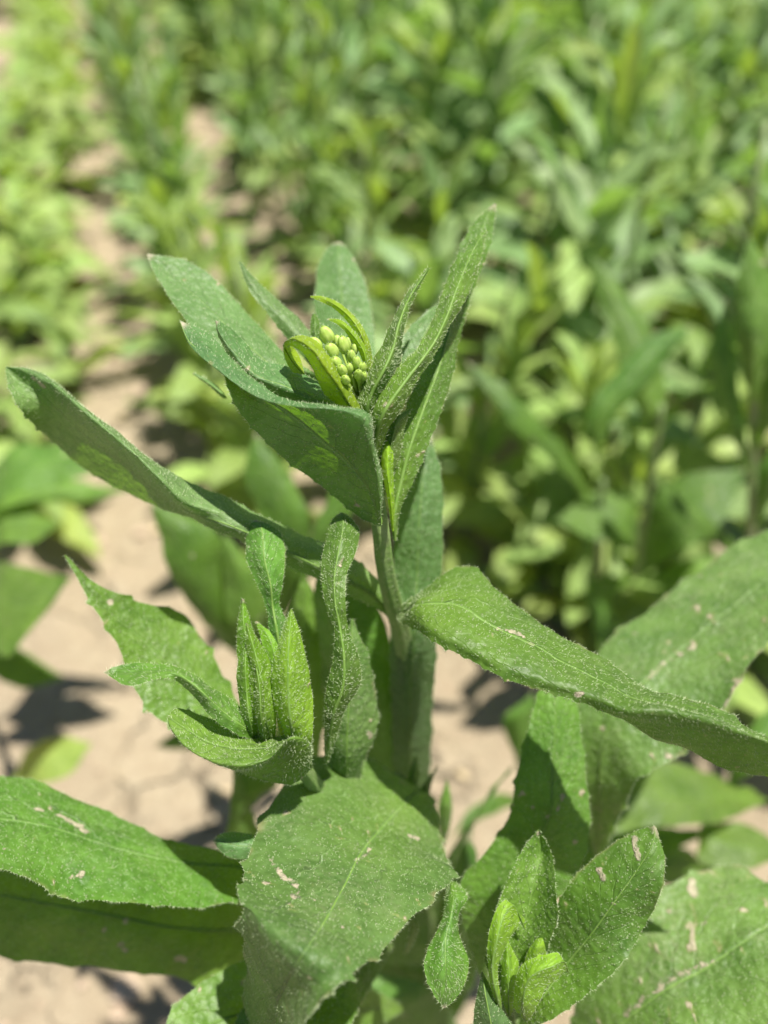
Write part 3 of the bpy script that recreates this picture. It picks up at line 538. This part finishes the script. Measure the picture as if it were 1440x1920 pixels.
# -- dry scuffs and mud on single leaves, each where it shows
def scuff(marks):
    cand = [o for o in list(MP.children)+list(SH.children) if o.name.startswith('leaf')]
    do_scuff(cand, marks)
def do_scuff(cand, marks):
    for (line, rad, seed_) in marks:
        best = None
        px = line[0]
        for o in cand:
            og = parent_origin(o.parent); nvv = o['grid'][0]*o['grid'][1]
            co = np.zeros(len(o.data.vertices)*3); o.data.vertices.foreach_get('co', co); co = co.reshape(-1, 3)[:nvv]+og
            rr = co-C0; d = rr@F; x = 720+FPX*(rr@X)/d; y = 960-FPX*(rr@U)/d
            q = (x-px[0])**2+(y-px[1])**2; k = int(q.argmin())
            if q[k] < 9**2 and (best is None or d[k] < best[0]): best = (d[k], o, x, y, co, d)
        if best is None: print('no leaf at', px); continue
        _, o, x, y, co, d = best; P = []
        for p in line:
            q = (x-p[0])**2+(y-p[1])**2+((d-best[0])*3e3)**2; P.append(co[int(q.argmin())])
        P = catmull(P, 14) if len(P) > 1 else np.array(P)
        dist = np.min(np.linalg.norm(co[:, None]-P[None], axis=2), axis=1)
        at = o.data.attributes.get('scar') or o.data.attributes.new('scar', 'FLOAT', 'POINT')
        val = np.zeros(len(o.data.vertices)); at.data.foreach_get('value', val)
        n_ = len(co); val[:n_] = np.maximum(val[:n_], np.clip(1.15-dist/(rad*.001)*.6, 0, 1)); at.data.foreach_set('value', val)
scuff([([(507, 1612), (530, 1645), (548, 1672), (557, 1700)], 1.0, 0), ([(570, 1464), (580, 1476)], .6, 0), ([(690, 1592), (665, 1630)], .45, 0), ([(770, 1568), (785, 1570)], .7, 0), ([(590, 1690)], .5, 0), ([(640, 1740)], .5, 0),
       ([(116, 1528), (138, 1545), (160, 1556)], .8, 0), ([(60, 1512), (80, 1520)], .5, 0), ([(6, 1588)], .7, 0), ([(135, 1640), (152, 1641)], .5, 0), ([(250, 1545)], .5, 0),
       ([(636, 1058), (644, 1046)], .5, 0), ([(935, 1178), (965, 1190), (1003, 1212)], .55, 0), ([(1080, 1300), (1092, 1304)], .7, 0), ([(665, 487)], .7, 0), ([(60, 706), (85, 722)], .8, 0),
       ([(690, 1375), (698, 1385)], .7, 0), ([(205, 1130)], .9, 0), ([(192, 1745)], .8, 0), ([(226, 1768), (236, 1780)], .7, 0), ([(335, 1795), (350, 1805)], 1.0, 0)])

# -- cluster of flower buds
def bud_mesh(r):
    mb = MB(); nseg, nr = 24, 12; V = []
    for i in range(nr+1):
        t = i/nr; ph = math.pi*t
        for j in range(nseg):
            a = 2*math.pi*j/nseg; lobe = 1-.16*max(0, 1-abs(math.cos(2*a))/.35)*math.sin(ph)
            rr = math.sin(ph)**.85*(.80+.12*math.cos(ph*.9))*lobe
            V.append((r*rr*math.cos(a), r*rr*math.sin(a), -r*1.05*math.cos(ph)*(1 if t < .5 else 1.05)))
    Fc = [(i*nseg+j, i*nseg+(j+1) % nseg, (i+1)*nseg+(j+1) % nseg, (i+1)*nseg+j) for i in range(nr) for j in range(nseg)]
    mb.add(V, Fc)
    for j in range(4):                                   # sepal tips closing over the bud
        a = math.pi/4+j*math.pi/2
        mb.add([(r*.30*math.cos(a+q), r*.30*math.sin(a+q), r*1.0) for q in (-.6, .6)]+[(0, 0, r*1.25)]+[(r*.05*math.cos(a), r*.05*math.sin(a), r*1.2)], [(0, 1, 2), (0, 2, 3), (1, 3, 2)])
    n = 26; d = rng.normal(size=(n, 3)); d[:, 2] += .6; d /= np.linalg.norm(d, axis=1)[:, None]
    hairs(mb, d*r*[.8, .8, 1.1], None, d, rng.uniform(.4, 1.0, n)*.0008, np.full(n, .00003))
    return mb.mesh('bud', [M['bud'], M['hair']])
cl_base = W((678, 760, 19.6))
CL = stem_part('bud_cluster', [(690, 800, 19.6), (682, 770, 19.5), (668, 735, 19.4), (655, 705, 19.4)], [1.2, 1.1, .9, .6], MP, mat='young', hair=False)
bud_shared = [bud_mesh(.00182), bud_mesh(.00135)]
for (x, y, d, s, tx, ty) in [(613, 629, 18.9, 1.05, -.25, .3), (644, 647, 18.8, 1.0, -.05, .25), (622, 658, 18.5, 1.05, -.15, 0), (630, 680, 18.45, .85, -.1, -.1), (659, 668, 18.8, .75, .05, .2), (669, 680, 18.7, .85, .1, .1),
                             (679, 690, 18.75, .75, .25, .1), (592, 645, 18.9, .85, -.5, .1), (641, 694, 18.4, .8, 0, -.2), (672, 702, 18.6, .7, .2, -.2), (655, 690, 18.6, .65, 0, 0), (634, 640, 19.2, .8, -.1, .4),
                             (655, 645, 19.2, .75, .1, .4), (682, 705, 18.8, .65, .3, 0), (648, 712, 18.35, .7, 0, -.3), (611, 683, 18.6, .7, -.3, -.2), (602, 663, 18.75, .75, -.4, 0), (665, 655, 19.1, .6, .2, .3)]:
    c = W((x, y, d-.2)); o = link('bud', bud_shared[0 if s > .8 else 1], CL); s2 = s*(1 if s > .8 else 1.3)
    ax = Vector(c-cl_base).normalized(); ax = (ax+Vector((tx*.3, 0, .2))).normalized()
    o.rotation_mode = 'QUATERNION'; o.rotation_quaternion = ax.to_track_quat('Z', 'Y'); o.scale = (s2*rng.uniform(.85, 1.1), s2*rng.uniform(.85, 1.1), s2*rng.uniform(1.0, 1.25)); o.location = Vector(c-np.array(parent_origin(CL)))
    q = c-np.array(ax)*.0018*s
    mb = MB(); p = catmull([cl_base-np.array(parent_origin(CL))+(q-cl_base)*.25, (q+cl_base)/2-np.array(parent_origin(CL))+[0, -.0006, .0002], q-np.array(parent_origin(CL))], 7)
    tube(mb, p, .00033, 6); link('flower_stalk', mb.mesh('flower_stalk', [M['bud']]), CL)

# ------------------------------------------------------------------ neighbour plant on the right (front)
bx = W((1010, 2300, 50)); NP = empty('crop_plant', (.10, .115, ground_z(.10, .115)), 'hairy plant with dusty leaves and a small young shoot in the bottom right corner', 'crop plant')
stem_part('stem', [(950, 1890, 21), (975, 1960, 23), (1010, 2100, 29), (1040, 2300, 42)], [1.6, 2.2, 3, 4], NP)
L([(935, 1900, 24), [(880, 1770, 23), (930, 1770, 22.8), (985, 1775, 23)], [(862, 1662, 22.4), (940, 1685, 22.3), (1030, 1700, 22.5)], [(905, 1604, 22.2), (985, 1612, 22.1), (1080, 1642, 22.4)],
   [(955, 1530, 22.1), (1030, 1532, 21.9), (1106, 1555, 22.3)], [(968, 1455, 22.1), (1035, 1452, 21.9), (1101, 1480, 22.3)], [(986, 1385, 22.2), (1040, 1385, 22.0), (1091, 1395, 22.4)],
   [(1008, 1308, 22.4), (1042, 1310, 22.2), (1082, 1320, 22.5)], (1050, 1225, 22.6)], NP, mat='leaf', nu=22, teeth=12, tooth=.5, hair=.9)
L([(1120, 1620, 28), [(1088, 1480, 25.2), (1125, 1470, 24.8), (1175, 1500, 24.4)], [(1082, 1390, 25), (1135, 1385, 24.4), (1200, 1455, 23.6)], [(1088, 1300, 25.4), (1170, 1320, 24.4), (1270, 1418, 23.4)], [(1130, 1215, 26), (1235, 1255, 24.7), (1348, 1342, 23.2)],
   [(1220, 1140, 26.6), (1312, 1190, 25), (1402, 1250, 23.4)], [(1320, 1065, 27), (1400, 1120, 25.3), (1470, 1160, 23.8)], [(1420, 1000, 27.2), (1480, 1050, 25.8), (1540, 1090, 24.4)], (1600, 950, 26.5)], NP, mat='muddy', nu=26, teeth=12, wave=2, tooth=.7)
L([(1040, 2040, 25), [(1085, 1870, 24.2), (1150, 1935, 23), (1240, 2010, 21.5)], [(1150, 1762, 24), (1242, 1862, 22.4), (1335, 1990, 20.8)], [(1235, 1680, 24.2), (1330, 1812, 22.3), (1430, 1960, 20.4)],
   [(1302, 1640, 24.5), (1400, 1765, 22.3), (1500, 1900, 20.4)], [(1376, 1617, 24.6), (1460, 1725, 22.6), (1560, 1820, 20.8)], [(1450, 1645, 24.0), (1530, 1690, 22.8), (1600, 1760, 21.5)], (1660, 1650, 23)], NP, mat='muddy', nu=28, teeth=12, wave=3, tooth=.7)
NS = stem_part('side_shoot', [(1000, 2030, 26), (975, 1960, 22.5), (960, 1905, 20.5), (955, 1870, 19.9)], [2.2, 2.0, 1.6, 1.1], NP, hd=.5)
L([(962, 1935, 21), [(982, 1855, 20.9), (1010, 1880, 20.2), (1032, 1912, 19.8)], [(1008, 1772, 21), (1060, 1812, 20.2), (1102, 1862, 19.5)], [(1045, 1694, 20.4), (1110, 1750, 19.8), (1166, 1805, 19.4)], [(1092, 1629, 20.2), (1156, 1685, 19.5), (1213, 1730, 19.6)],
   [(1150, 1581, 20.0), (1196, 1630, 19.4), (1240, 1665, 19.2)], [(1196, 1556, 19.9), (1222, 1588, 19.4), (1246, 1608, 19.4)], (1229, 1550, 19.7)], NS, mat='leaf', nu=24, teeth=14, tooth=.25, hair=1.3, hl=.5)
L([(958, 1900, 20.4), [(912, 1810, 20), (965, 1805, 20.1), (1012, 1815, 19.9)], [(922, 1755, 19.7), (975, 1760, 19.9), (1028, 1770, 19.4)], [(934, 1700, 19.5), (990, 1705, 19.9), (1046, 1715, 19.1)], [(953, 1645, 19.6), (1003, 1645, 20), (1040, 1660, 19.3)], [(980, 1598, 19.9), (1012, 1598, 20.2), (1032, 1602, 19.8)], (1010, 1556, 20.1)], NS, mat='leaf', teeth=10, tooth=.3, hair=1.4, hl=.5)
L([(945, 1920, 20), [(926, 1870, 19.2), (932, 1868, 19), (939, 1870, 19.2)], [(916, 1815, 19), (924, 1815, 18.8), (934, 1818, 19.1)], [(917, 1760, 18.9), (932, 1758, 18.7), (952, 1765, 19.2)], [(928, 1712, 19), (945, 1715, 18.9), (968, 1742, 19.3)], [(948, 1688, 19.1), (962, 1698, 19.1), (980, 1722, 19.4)], (986, 1745, 19.5)], NS, mat='shoot', teeth=4, tooth=.2, hair=1)
L([(955, 1905, 19.9), [(938, 1860, 19.4), (953, 1862, 19.2), (970, 1865, 19.5)], [(938, 1810, 19.3), (954, 1812, 19.1), (974, 1812, 19.5)], (949, 1757, 19.4)], NS, mat='shoot', teeth=3, hair=.6)
L([(985, 1915, 19.6), [(963, 1880, 19), (980, 1885, 18.7), (1002, 1898, 19)], [(968, 1840, 18.8), (988, 1842, 18.4), (1013, 1868, 18.8)], [(982, 1808, 18.7), (1005, 1822, 18.3), (1022, 1848, 18.8)], [(1015, 1797, 18.6), (1030, 1812, 18.3), (1042, 1836, 18.8)], [(1045, 1789, 18.6), (1055, 1802, 18.5), (1060, 1822, 18.8)], (1068, 1826, 18.9)], NS, mat='shoot', teeth=4, hair=1.4)
L([(978, 1900, 20), [(985, 1800, 19.7), (1000, 1800, 19.5), (1018, 1805, 19.7)], [(1000, 1768, 19.6), (1012, 1770, 19.4), (1026, 1775, 19.6)], (1022, 1748, 19.7)], NS, mat='shoot', teeth=2, hair=1)
L([(955, 1990, 22), [(890, 1930, 19.6), (925, 1935, 19.2), (972, 1940, 19.4)], [(893, 1870, 19.4), (912, 1875, 19.1), (938, 1885, 19.3)], (904, 1822, 19.4)], NS, mat='blue', teeth=4, hair=1.3)

do_scuff([o for o in list(NP.children)+list(NS.children) if o.name.startswith('leaf')],
      [([(1190, 1572), (1193, 1592), (1203, 1612)], .6, 0), ([(1122, 1632), (1136, 1650)], .6, 0), ([(1150, 1695)], .4, 0), ([(1052, 1490), (1048, 1520)], .4, 0), ([(1078, 1578)], .8, 0), ([(1002, 1515)], .7, 0),
       ([(1175, 1905), (1240, 1858), (1290, 1832), (1338, 1806)], 1.1, 0), ([(1292, 1650), (1300, 1680)], 1.2, 0), ([(1322, 1728)], 1.0, 0), ([(1252, 1712)], .8, 0),
       ([(1312, 1078)], .9, 0), ([(1190, 1186)], 1.0, 0), ([(1202, 1284), (1240, 1250), (1290, 1210)], .7, 0), ([(1385, 1285), (1372, 1310), (1352, 1338)], .9, 0), ([(1010, 1562)], .9, 0), ([(1255, 1420)], 1.0, 0)])

# ------------------------------------------------------------------ out-of-focus neighbours close behind
def near_plant(x, y, label, stems, leaves, mat='leaf'):
    o = empty('crop_plant', (x, y, ground_z(x, y)), label, 'crop plant')
    for s_ in stems: stem_part('stem', s_, [1.6, 2.2, 2.8], o, mat='fstem', hair=False)
    for st in leaves: leaf('leaf', st, o, mat=mat, hair=0, nv=40, nu=10, teeth=6, tooth=.5, wave=2.5)
    return o
near_plant(.135, .30, 'pale broad-leaved plant, half in shade, just behind the dusty leaves at the right edge',
  [[(1330, 1500, 37), (1345, 1620, 42), (1360, 1760, 50)]],
  [[(1440, 1500, 38), [(1335, 1452, 36.5), (1335, 1490, 35.4), (1345, 1540, 34.8)], [(1220, 1432, 35.8), (1212, 1492, 34.4), (1200, 1552, 33.6)], [(1135, 1475, 35), (1132, 1520, 33.8), (1135, 1566, 33.2)], (1085, 1562, 33)],
   [(1330, 1500, 38), [(1340, 1540, 37), (1330, 1570, 36.2), (1310, 1610, 35.8)], [(1400, 1545, 37), (1400, 1590, 36), (1390, 1630, 35.5)], (1480, 1600, 36)],
   [(1350, 1640, 43), [(1280, 1590, 41), (1270, 1620, 40.2), (1260, 1660, 40)], [(1180, 1580, 40.5), (1170, 1620, 39.5), (1160, 1660, 39)], (1080, 1640, 39)],
   [(1360, 1480, 37), [(1385, 1400, 36.5), (1400, 1420, 35.8), (1410, 1450, 36)], [(1430, 1340, 36.5), (1450, 1360, 36), (1460, 1400, 36)], (1500, 1280, 36)],
   [(1330, 1560, 38), [(1180, 1545, 37.5), (1190, 1580, 37), (1200, 1620, 36.5)], [(1100, 1550, 37.5), (1090, 1590, 37), (1090, 1640, 36.5)], (1010, 1610, 37)]])
near_plant(.075, .33, 'small pale-leaved seedling on the soil strip right of the main stem',
  [[(985, 1470, 42), (990, 1520, 46), (995, 1570, 50)]],
  [[(985, 1480, 43), [(958, 1400, 41), (975, 1395, 40.6), (1000, 1400, 41)], [(945, 1350, 40), (970, 1345, 39.6), (1005, 1340, 40)], (1000, 1298, 39.6)],
   [(985, 1500, 44), [(930, 1490, 42), (925, 1505, 41.6), (925, 1525, 41.5)], [(880, 1520, 41), (872, 1535, 40.6), (868, 1555, 40.5)], (835, 1590, 40)],
   [(985, 1500, 44), [(1030, 1440, 43), (1045, 1455, 42.6), (1050, 1475, 42.5)], (1120, 1420, 42)]])
near_plant(.14, .41, 'blurred plant with broad bright leaves above the muddy leaf at the right',
  [[(1130, 900, 47), (1125, 1010, 51), (1120, 1120, 57)], [(1240, 760, 45), (1220, 900, 49), (1190, 1080, 57)]],
  [[(1190, 1060, 52), [(1190, 930, 50), (1180, 980, 48.6), (1185, 1020, 48)], [(1110, 925, 49), (1105, 970, 47.8), (1110, 1010, 47)], (1042, 975, 47)],
   [(1200, 1080, 53), [(1230, 930, 51), (1260, 980, 49.5), (1280, 1030, 48.8)], [(1290, 890, 50), (1320, 940, 48.8), (1345, 990, 48.2)], (1400, 880, 49)],
   [(1130, 970, 49), [(1070, 860, 46.4), (1060, 870, 46), (1052, 882, 46)], [(985, 760, 44.6), (970, 778, 44), (958, 795, 44)], [(925, 705, 44.4), (915, 712, 44.2), (905, 722, 44.2)], (875, 680, 44.4)],
   [(1120, 860, 46), [(1100, 780, 45.4), (1125, 790, 45), (1140, 800, 45.4)], [(1160, 690, 45.4), (1180, 710, 44.8), (1195, 735, 45)], [(1230, 625, 45.8), (1240, 650, 45.2), (1245, 680, 45.4)], (1295, 615, 46)],
   [(1190, 1080, 54), [(1140, 1130, 52), (1120, 1110, 51.4), (1100, 1095, 51)], [(1180, 1190, 52), (1150, 1200, 51.4), (1120, 1200, 51)], (1150, 1270, 51)],
   [(1230, 820, 46), [(1180, 740, 45.8), (1215, 740, 45.4), (1250, 745, 45.8)], [(1150, 640, 46.2), (1190, 630, 45.8), (1230, 640, 46.2)], [(1120, 560, 47), (1150, 555, 46.6), (1180, 560, 47)], (1110, 480, 47.6)],
   [(1200, 1090, 54), [(1290, 1050, 52), (1300, 1085, 51), (1300, 1110, 50.6)], [(1380, 1040, 51), (1390, 1080, 50.4), (1385, 1110, 50)], (1450, 1060, 50)]])
near_plant(.19, .33, 'tall blurred plant cut by the right edge of the frame, at mid height',
  [[(1415, 620, 37), (1410, 900, 43), (1405, 1150, 52)]],
  [[(1412, 760, 39), [(1385, 640, 37.5), (1412, 640, 37), (1450, 640, 37.5)], [(1378, 560, 37), (1410, 560, 36.6), (1460, 560, 37)], (1405, 440, 36.6)],
   [(1410, 900, 42), [(1350, 760, 40), (1370, 765, 39.6), (1390, 775, 40)], [(1335, 660, 39), (1355, 660, 38.6), (1375, 670, 39)], (1360, 560, 38.6)],
   [(1412, 850, 41), [(1430, 720, 38.6), (1450, 730, 38), (1470, 745, 38.4)], [(1460, 600, 38), (1480, 610, 37.5), (1500, 620, 38)], (1520, 480, 37.5)],
   [(1408, 1000, 46), [(1420, 880, 43), (1445, 890, 42.5), (1470, 900, 43)], (1500, 780, 42)],
   [(1405, 1060, 49), [(1340, 980, 46.5), (1330, 990, 46), (1322, 1004, 46)], [(1270, 925, 46), (1262, 935, 45.6), (1256, 945, 45.6)], (1225, 890, 45.6)]])
near_plant(-.085, .30, 'blurred plant with long pale leaves between the long left leaf and the side shoot',
  [[(500, 1120, 38), (520, 1260, 44), (530, 1400, 52)]],
  [[(520, 1300, 44), [(460, 1180, 38), (425, 1185, 37), (385, 1170, 37)], [(430, 1080, 36), (370, 1090, 35), (325, 1090, 35.2)], [(400, 990, 35), (345, 1000, 34.2), (298, 1005, 34.6)], (282, 940, 34.6)],
   [(525, 1300, 44), [(510, 1200, 37), (478, 1195, 36), (440, 1180, 36)], [(500, 1090, 35.4), (455, 1080, 34.6), (415, 1070, 35)], (420, 1000, 34.6)],
   [(505, 1200, 41), [(580, 1010, 37.4), (540, 1000, 37), (500, 1010, 37.4)], [(550, 900, 36.8), (510, 890, 36.4), (462, 890, 36.8)], (480, 810, 36.8)],
   [(505, 1200, 41), [(640, 990, 38), (620, 975, 37.6), (600, 965, 38)], [(660, 940, 37.8), (640, 925, 37.4), (620, 920, 37.8)], (600, 880, 37.8)],
   [(530, 1380, 50), [(440, 1340, 47), (430, 1370, 46), (420, 1400, 45.5)], [(360, 1350, 46), (350, 1380, 45), (345, 1405, 45)], (290, 1400, 45)]])
near_plant(-.27, .33, 'blurred plant with broad pale leaves at the left edge, casting shadows on bare soil',
  [[(-60, 1080, 46), (-50, 1150, 50), (-40, 1220, 55)]],
  [[(-60, 1100, 47), [(0, 1055, 42), (-10, 1120, 41), (-30, 1180, 40.5)], [(70, 1070, 40), (50, 1140, 39), (10, 1230, 38.5)], [(110, 1078, 39.4), (85, 1130, 38.6), (50, 1190, 38.4)], (132, 1085, 39)],
   [(-60, 1100, 48), [(0, 960, 46), (0, 985, 45.4), (0, 1020, 45)], [(60, 960, 45.6), (60, 990, 45), (60, 1018, 44.8)], (110, 985, 45)],
   [(-60, 1020, 48), [(10, 850, 46), (10, 890, 45), (10, 930, 44.4)], [(110, 835, 46), (115, 870, 45), (120, 905, 44.6)], (215, 868, 45)],
   [(-60, 1050, 48), [(-10, 1180, 46.5), (-20, 1215, 46), (-30, 1240, 45.5)], [(60, 1230, 46), (50, 1260, 45.4), (40, 1290, 45)], (120, 1270, 45)],
   [(-40, 1000, 48), [(40, 900, 50), (80, 925, 49), (80, 945, 49)], [(160, 905, 50), (165, 925, 49.5), (160, 940, 49.5)], (240, 920, 50)]])
near_plant(-.235, .27, 'small pale leaf pair lying flat on the soil near the left edge',
  [[(15, 1480, 46), (12, 1495, 47), (10, 1510, 48)]],
  [[(12, 1490, 47), [(60, 1400, 46.4), (75, 1430, 45.6), (80, 1468, 45)], [(120, 1383, 46.2), (130, 1415, 45.5), (130, 1450, 45)], (172, 1395, 45.6)],
   [(12, 1490, 47), [(-40, 1440, 46.4), (-40, 1465, 46), (-40, 1490, 45.8)], (-110, 1470, 46)]], mat='fieldy')

# ------------------------------------------------------------------ field plants
def leaf_proto(seed, wid, bend, fold, twist, lobes=0.0, petiole=.12, nv=16, nu=6, mat='field'):
    r = np.random.default_rng(seed); G = np.zeros((nv, nu+1, 3)); ang = 0.0; p = np.zeros(3); a0 = 0.0
    for i in range(nv):
        t = i/(nv-1); a = a0+bend*t**1.5+.15*math.sin(t*7+seed)*bend
        w = wid*(petiole+(1-petiole)*max(0, math.sin(math.pi*min(1, max(0, (t-.04)/.96))**.85))**.9) if t < .98 else .004
        w *= (1-.15*t)
        if i: p = p+np.array([0, math.cos(a), -math.sin(a)])/(nv-1)
        up = np.array([0, math.sin(a), math.cos(a)]); tw = twist*t
        for j in range(nu+1):
            u = -1+2*j/nu; s = w*.5*u*(1+lobes*math.sin(t*26+u*2))
            o = np.array([math.cos(tw), 0, 0])*s+up*(abs(s)*math.tan(fold)+math.sin(tw)*s)
            o = o+up*(.012*math.sin(t*17+u*3+seed)*abs(u))
            G[i, j] = p+o+np.array([math.sin(seed)*.12*t*t, 0, 0])
    mb = MB(); w_ = nu+1; uv = [((j/nu), i/(nv-1)) for i in range(nv) for j in range(nu+1)]
    mb.add(G.reshape(-1, 3), [(i*w_+j, i*w_+j+1, (i+1)*w_+j+1, (i+1)*w_+j) for i in range(nv-1) for j in range(nu)], uv)
    return mb.mesh('leaf', [M[mat]])
PR = {'broad': [leaf_proto(s, .34, b, .25, tw, .05) for s, b, tw in ((1, .9, .3), (2, 1.3, -.3), (3, .5, .2), (4, 1.7, .5))],
      'narrow': [leaf_proto(s, .22, b, .35, tw, .03) for s, b, tw in ((11, .4, .3), (12, .8, -.6), (13, 1.2, .8), (14, .15, 0))],
      'coolb': [leaf_proto(s, .33, b, .25, tw, .06, mat='cool') for s, b, tw in ((31, .8, .3), (32, 1.2, -.4), (33, .4, .2))],
      'cooln': [leaf_proto(s, .24, b, .35, tw, .04, mat='cool') for s, b, tw in ((41, .4, .3), (42, .9, -.7), (43, .15, 0))],
      'yellow': [leaf_proto(21, .36, 1.2, .1, .2, .04, mat='fieldy')]}
def stem_mesh(seed):
    r = np.random.default_rng(seed); mb = MB(); a = r.uniform(-.05, .05, 4)
    p = catmull([(0, 0, -.06), (a[0]*.5, a[1]*.5, .3), (a[0], a[1], .65), (a[0]+a[2]*.6, a[1]+a[3]*.6, 1.0)], 9)
    tube(mb, p, np.linspace(.0135, .006, 9), 7); return mb.mesh('stem', [M['fstem']]), p
SM = [stem_mesh(s) for s in range(4)]
def put_leaf(root, mesh, loc, az, el, roll, size):
    o = bpy.data.objects.new('leaf', mesh); COL.objects.link(o); o.parent = root; o.location = loc
    o.rotation_euler = (Matrix.Rotation(az, 4, 'Z') @ Matrix.Rotation(el, 4, 'X') @ Matrix.Rotation(roll, 4, 'Y')).to_euler(); o.scale = (size,)*3
    return o
def field_proto(kind, R):
    o = bpy.data.objects.new('crop_plant', None); COL.objects.link(o); o.empty_display_size = .02
    H, n, lo = {'tall': (.33, 30, .13), 'mid': (.29, 28, .108), 'low': (.09, 15, .12), 'row': (.31, 30, .088)}[kind]; cool = kind in ('tall', 'row')
    sm, sp = R.choice(SM); s = bpy.data.objects.new('stem', sm); COL.objects.link(s); s.parent = o; s.scale = (H if kind != 'low' else .16, H if kind != 'low' else .16, H)
    az = R.uniform(0, 6.28)
    for i in range(n):
        t = (i+.5)/n; az += 2.399+R.uniform(-.3, .3)
        h = t**.9; k = min(8, int(h*8)); q = sp[k]*[s.scale[0]]*3; q[2] = h*H*.97
        if kind == 'low': el = R.uniform(.15, .6)+.5*t; size = lo*(1-.45*t)*R.uniform(.75, 1.15); mesh = R.choice(PR['broad'])
        else:
            el = {'mid': .5, 'tall': .4, 'row': .75}[kind]+(.7 if kind == 'row' else .9)*t+R.uniform(-.25, .2); size = lo*(1.05-.6*t**1.5)*R.uniform(.75, 1.2)
            ck = cool and R.random() < .65
            mesh = R.choice(PR['coolb' if ck else 'broad'] if t < .4 or R.random() < .2 else PR['cooln' if ck else 'narrow'])
        if t < .25 and R.random() < .09: mesh = PR['yellow'][0]
        put_leaf(o, mesh, q, az, el, R.uniform(-.35, .35), size)
    return o
RP = random.Random(11)
protos = {k: [field_proto(k, RP) for _ in range(4)] for k in ('tall', 'mid', 'low', 'row')}
used = set()
def place(kind, x, y, rz, sc, label, group, tilt=(0, 0)):
    src = RP.choice(protos[kind])
    if src.name not in used: used.add(src.name); o = src
    else:
        o = src.copy(); COL.objects.link(o)
        for ch in src.children:
            c = ch.copy(); COL.objects.link(c); c.parent = o
    o.location = (x, y, ground_z(x, y)); o.rotation_euler = (tilt[0], tilt[1], rz); o.scale = (sc,)*3
    o['label'] = label; o['category'] = 'crop plant'; o['group'] = group; return o
ROWS = {-5: 'mid', -4: 'low', -3: 'mid', -2: 'low', -1: 'low', 0: 'mid', 1: 'mid'}
NUM = ['first', 'second', 'third', 'fourth', 'fifth', 'sixth', 'seventh', 'eighth', 'ninth', 'tenth', 'eleventh', 'twelfth', 'thirteenth', 'fourteenth', 'fifteenth', 'sixteenth']
ORD = ['nearest']+[n+' nearest' for n in NUM[1:9]]
def ROWN(k):
    if k == 0: return 'the row behind the sharp plant', 0
    return 'the %s row to its %s' % (NUM[abs(k)-1], 'left' if k < 0 else 'right') if False else 'the %s row %s of the sharp plant' % (NUM[abs(k)-1], 'left' if k < 0 else 'right'), 0
nth = {}
cnt = 0
for (x, y, kd, sc, lab) in [(.150, .440, 'mid', .72, 'blurred leafy plant behind the long right-hand leaf, left of the muddy leaf'),
                            (.118, .505, 'low', 1.0, 'blurred low plant behind the small soil patch right of the main stem'),
                            (.205, .395, 'low', 1.1, 'blurred low plant half hidden behind the muddy leaf at the right edge'),
                            (.185, .500, 'mid', .85, 'blurred leafy plant just above the top edge of the muddy right-hand leaf')]:
    place(kd, x, y, RP.uniform(0, 6.28), sc, lab, 'plants round the soil patch on the right')
for k in range(-5, 16):
    w = .035+.185*k; s = -.3+RP.uniform(0, .08)
    kind = ROWS.get(k, 'tall')
    while s < 3.4:
        s += RP.uniform(.095, .14)*(1.0 if kind == 'low' else 1)
        ww = w+RP.uniform(-.02, .02)*(2.2 if k == -1 else 1); x = ww*ROW_W[0]+s*ROW_D[0]; y = ww*ROW_W[1]+s*ROW_D[1]
        if y < .12: continue
        top = {'tall': .3, 'mid': .24, 'low': .1}[kind]
        a = proj((x, y, top)); b = proj((x, y, 0.02))
        mg = 120*.6/max(a[2], .2)
        if not (-mg < b[0] < 1440+mg or -mg < a[0] < 1440+mg) or a[2] < .1: continue
        if b[1] > 2100 or b[1] < (-40 if kind == 'low' else -150) or a[1] < -260 : continue
        if k == 0 and y < .42: continue                 # the sharp plant's own place
        if a[2] < .36: continue
        near = math.hypot(x-.03, y-.165)
        if near < .17: continue
        kk = kind
        if k == 1 and y < .42: continue
        if k == 1 and RP.random() < .5: kk = 'tall'
        if k == 0 and y > .75: kk = 'row'
        if k == 1 and .8 < y < 1.9: kk = 'row'; x += .012
        if k == -1 and y < .45: continue
        nth[k] = nth.get(k, 0)+1; q = nth[k]; nm, side = ROWN(k)
        if q <= 9: lab = 'blurred %s plant, %s of %s' % ({'low': 'low spreading', 'mid': 'leafy', 'tall': 'tall upright', 'row': 'narrow upright'}[kk], ORD[q-1], nm); grp = 'plants of '+nm
        else: lab = 'blurred plant at the far end of '+nm; grp = 'plants of '+nm
        place(kk, x, y, RP.uniform(0, 6.28), RP.uniform(.85, 1.15)*(1.15 if kk == 'low' else 1), lab, grp, (RP.uniform(-.08, .08), RP.uniform(-.08, .08))); cnt += 1
for k in protos:
    for p in protos[k]:
        if p.name not in used:
            for ch in list(p.children): bpy.data.objects.remove(ch)
            bpy.data.objects.remove(p)
print('field plants', cnt, 'objects', len(bpy.data.objects))
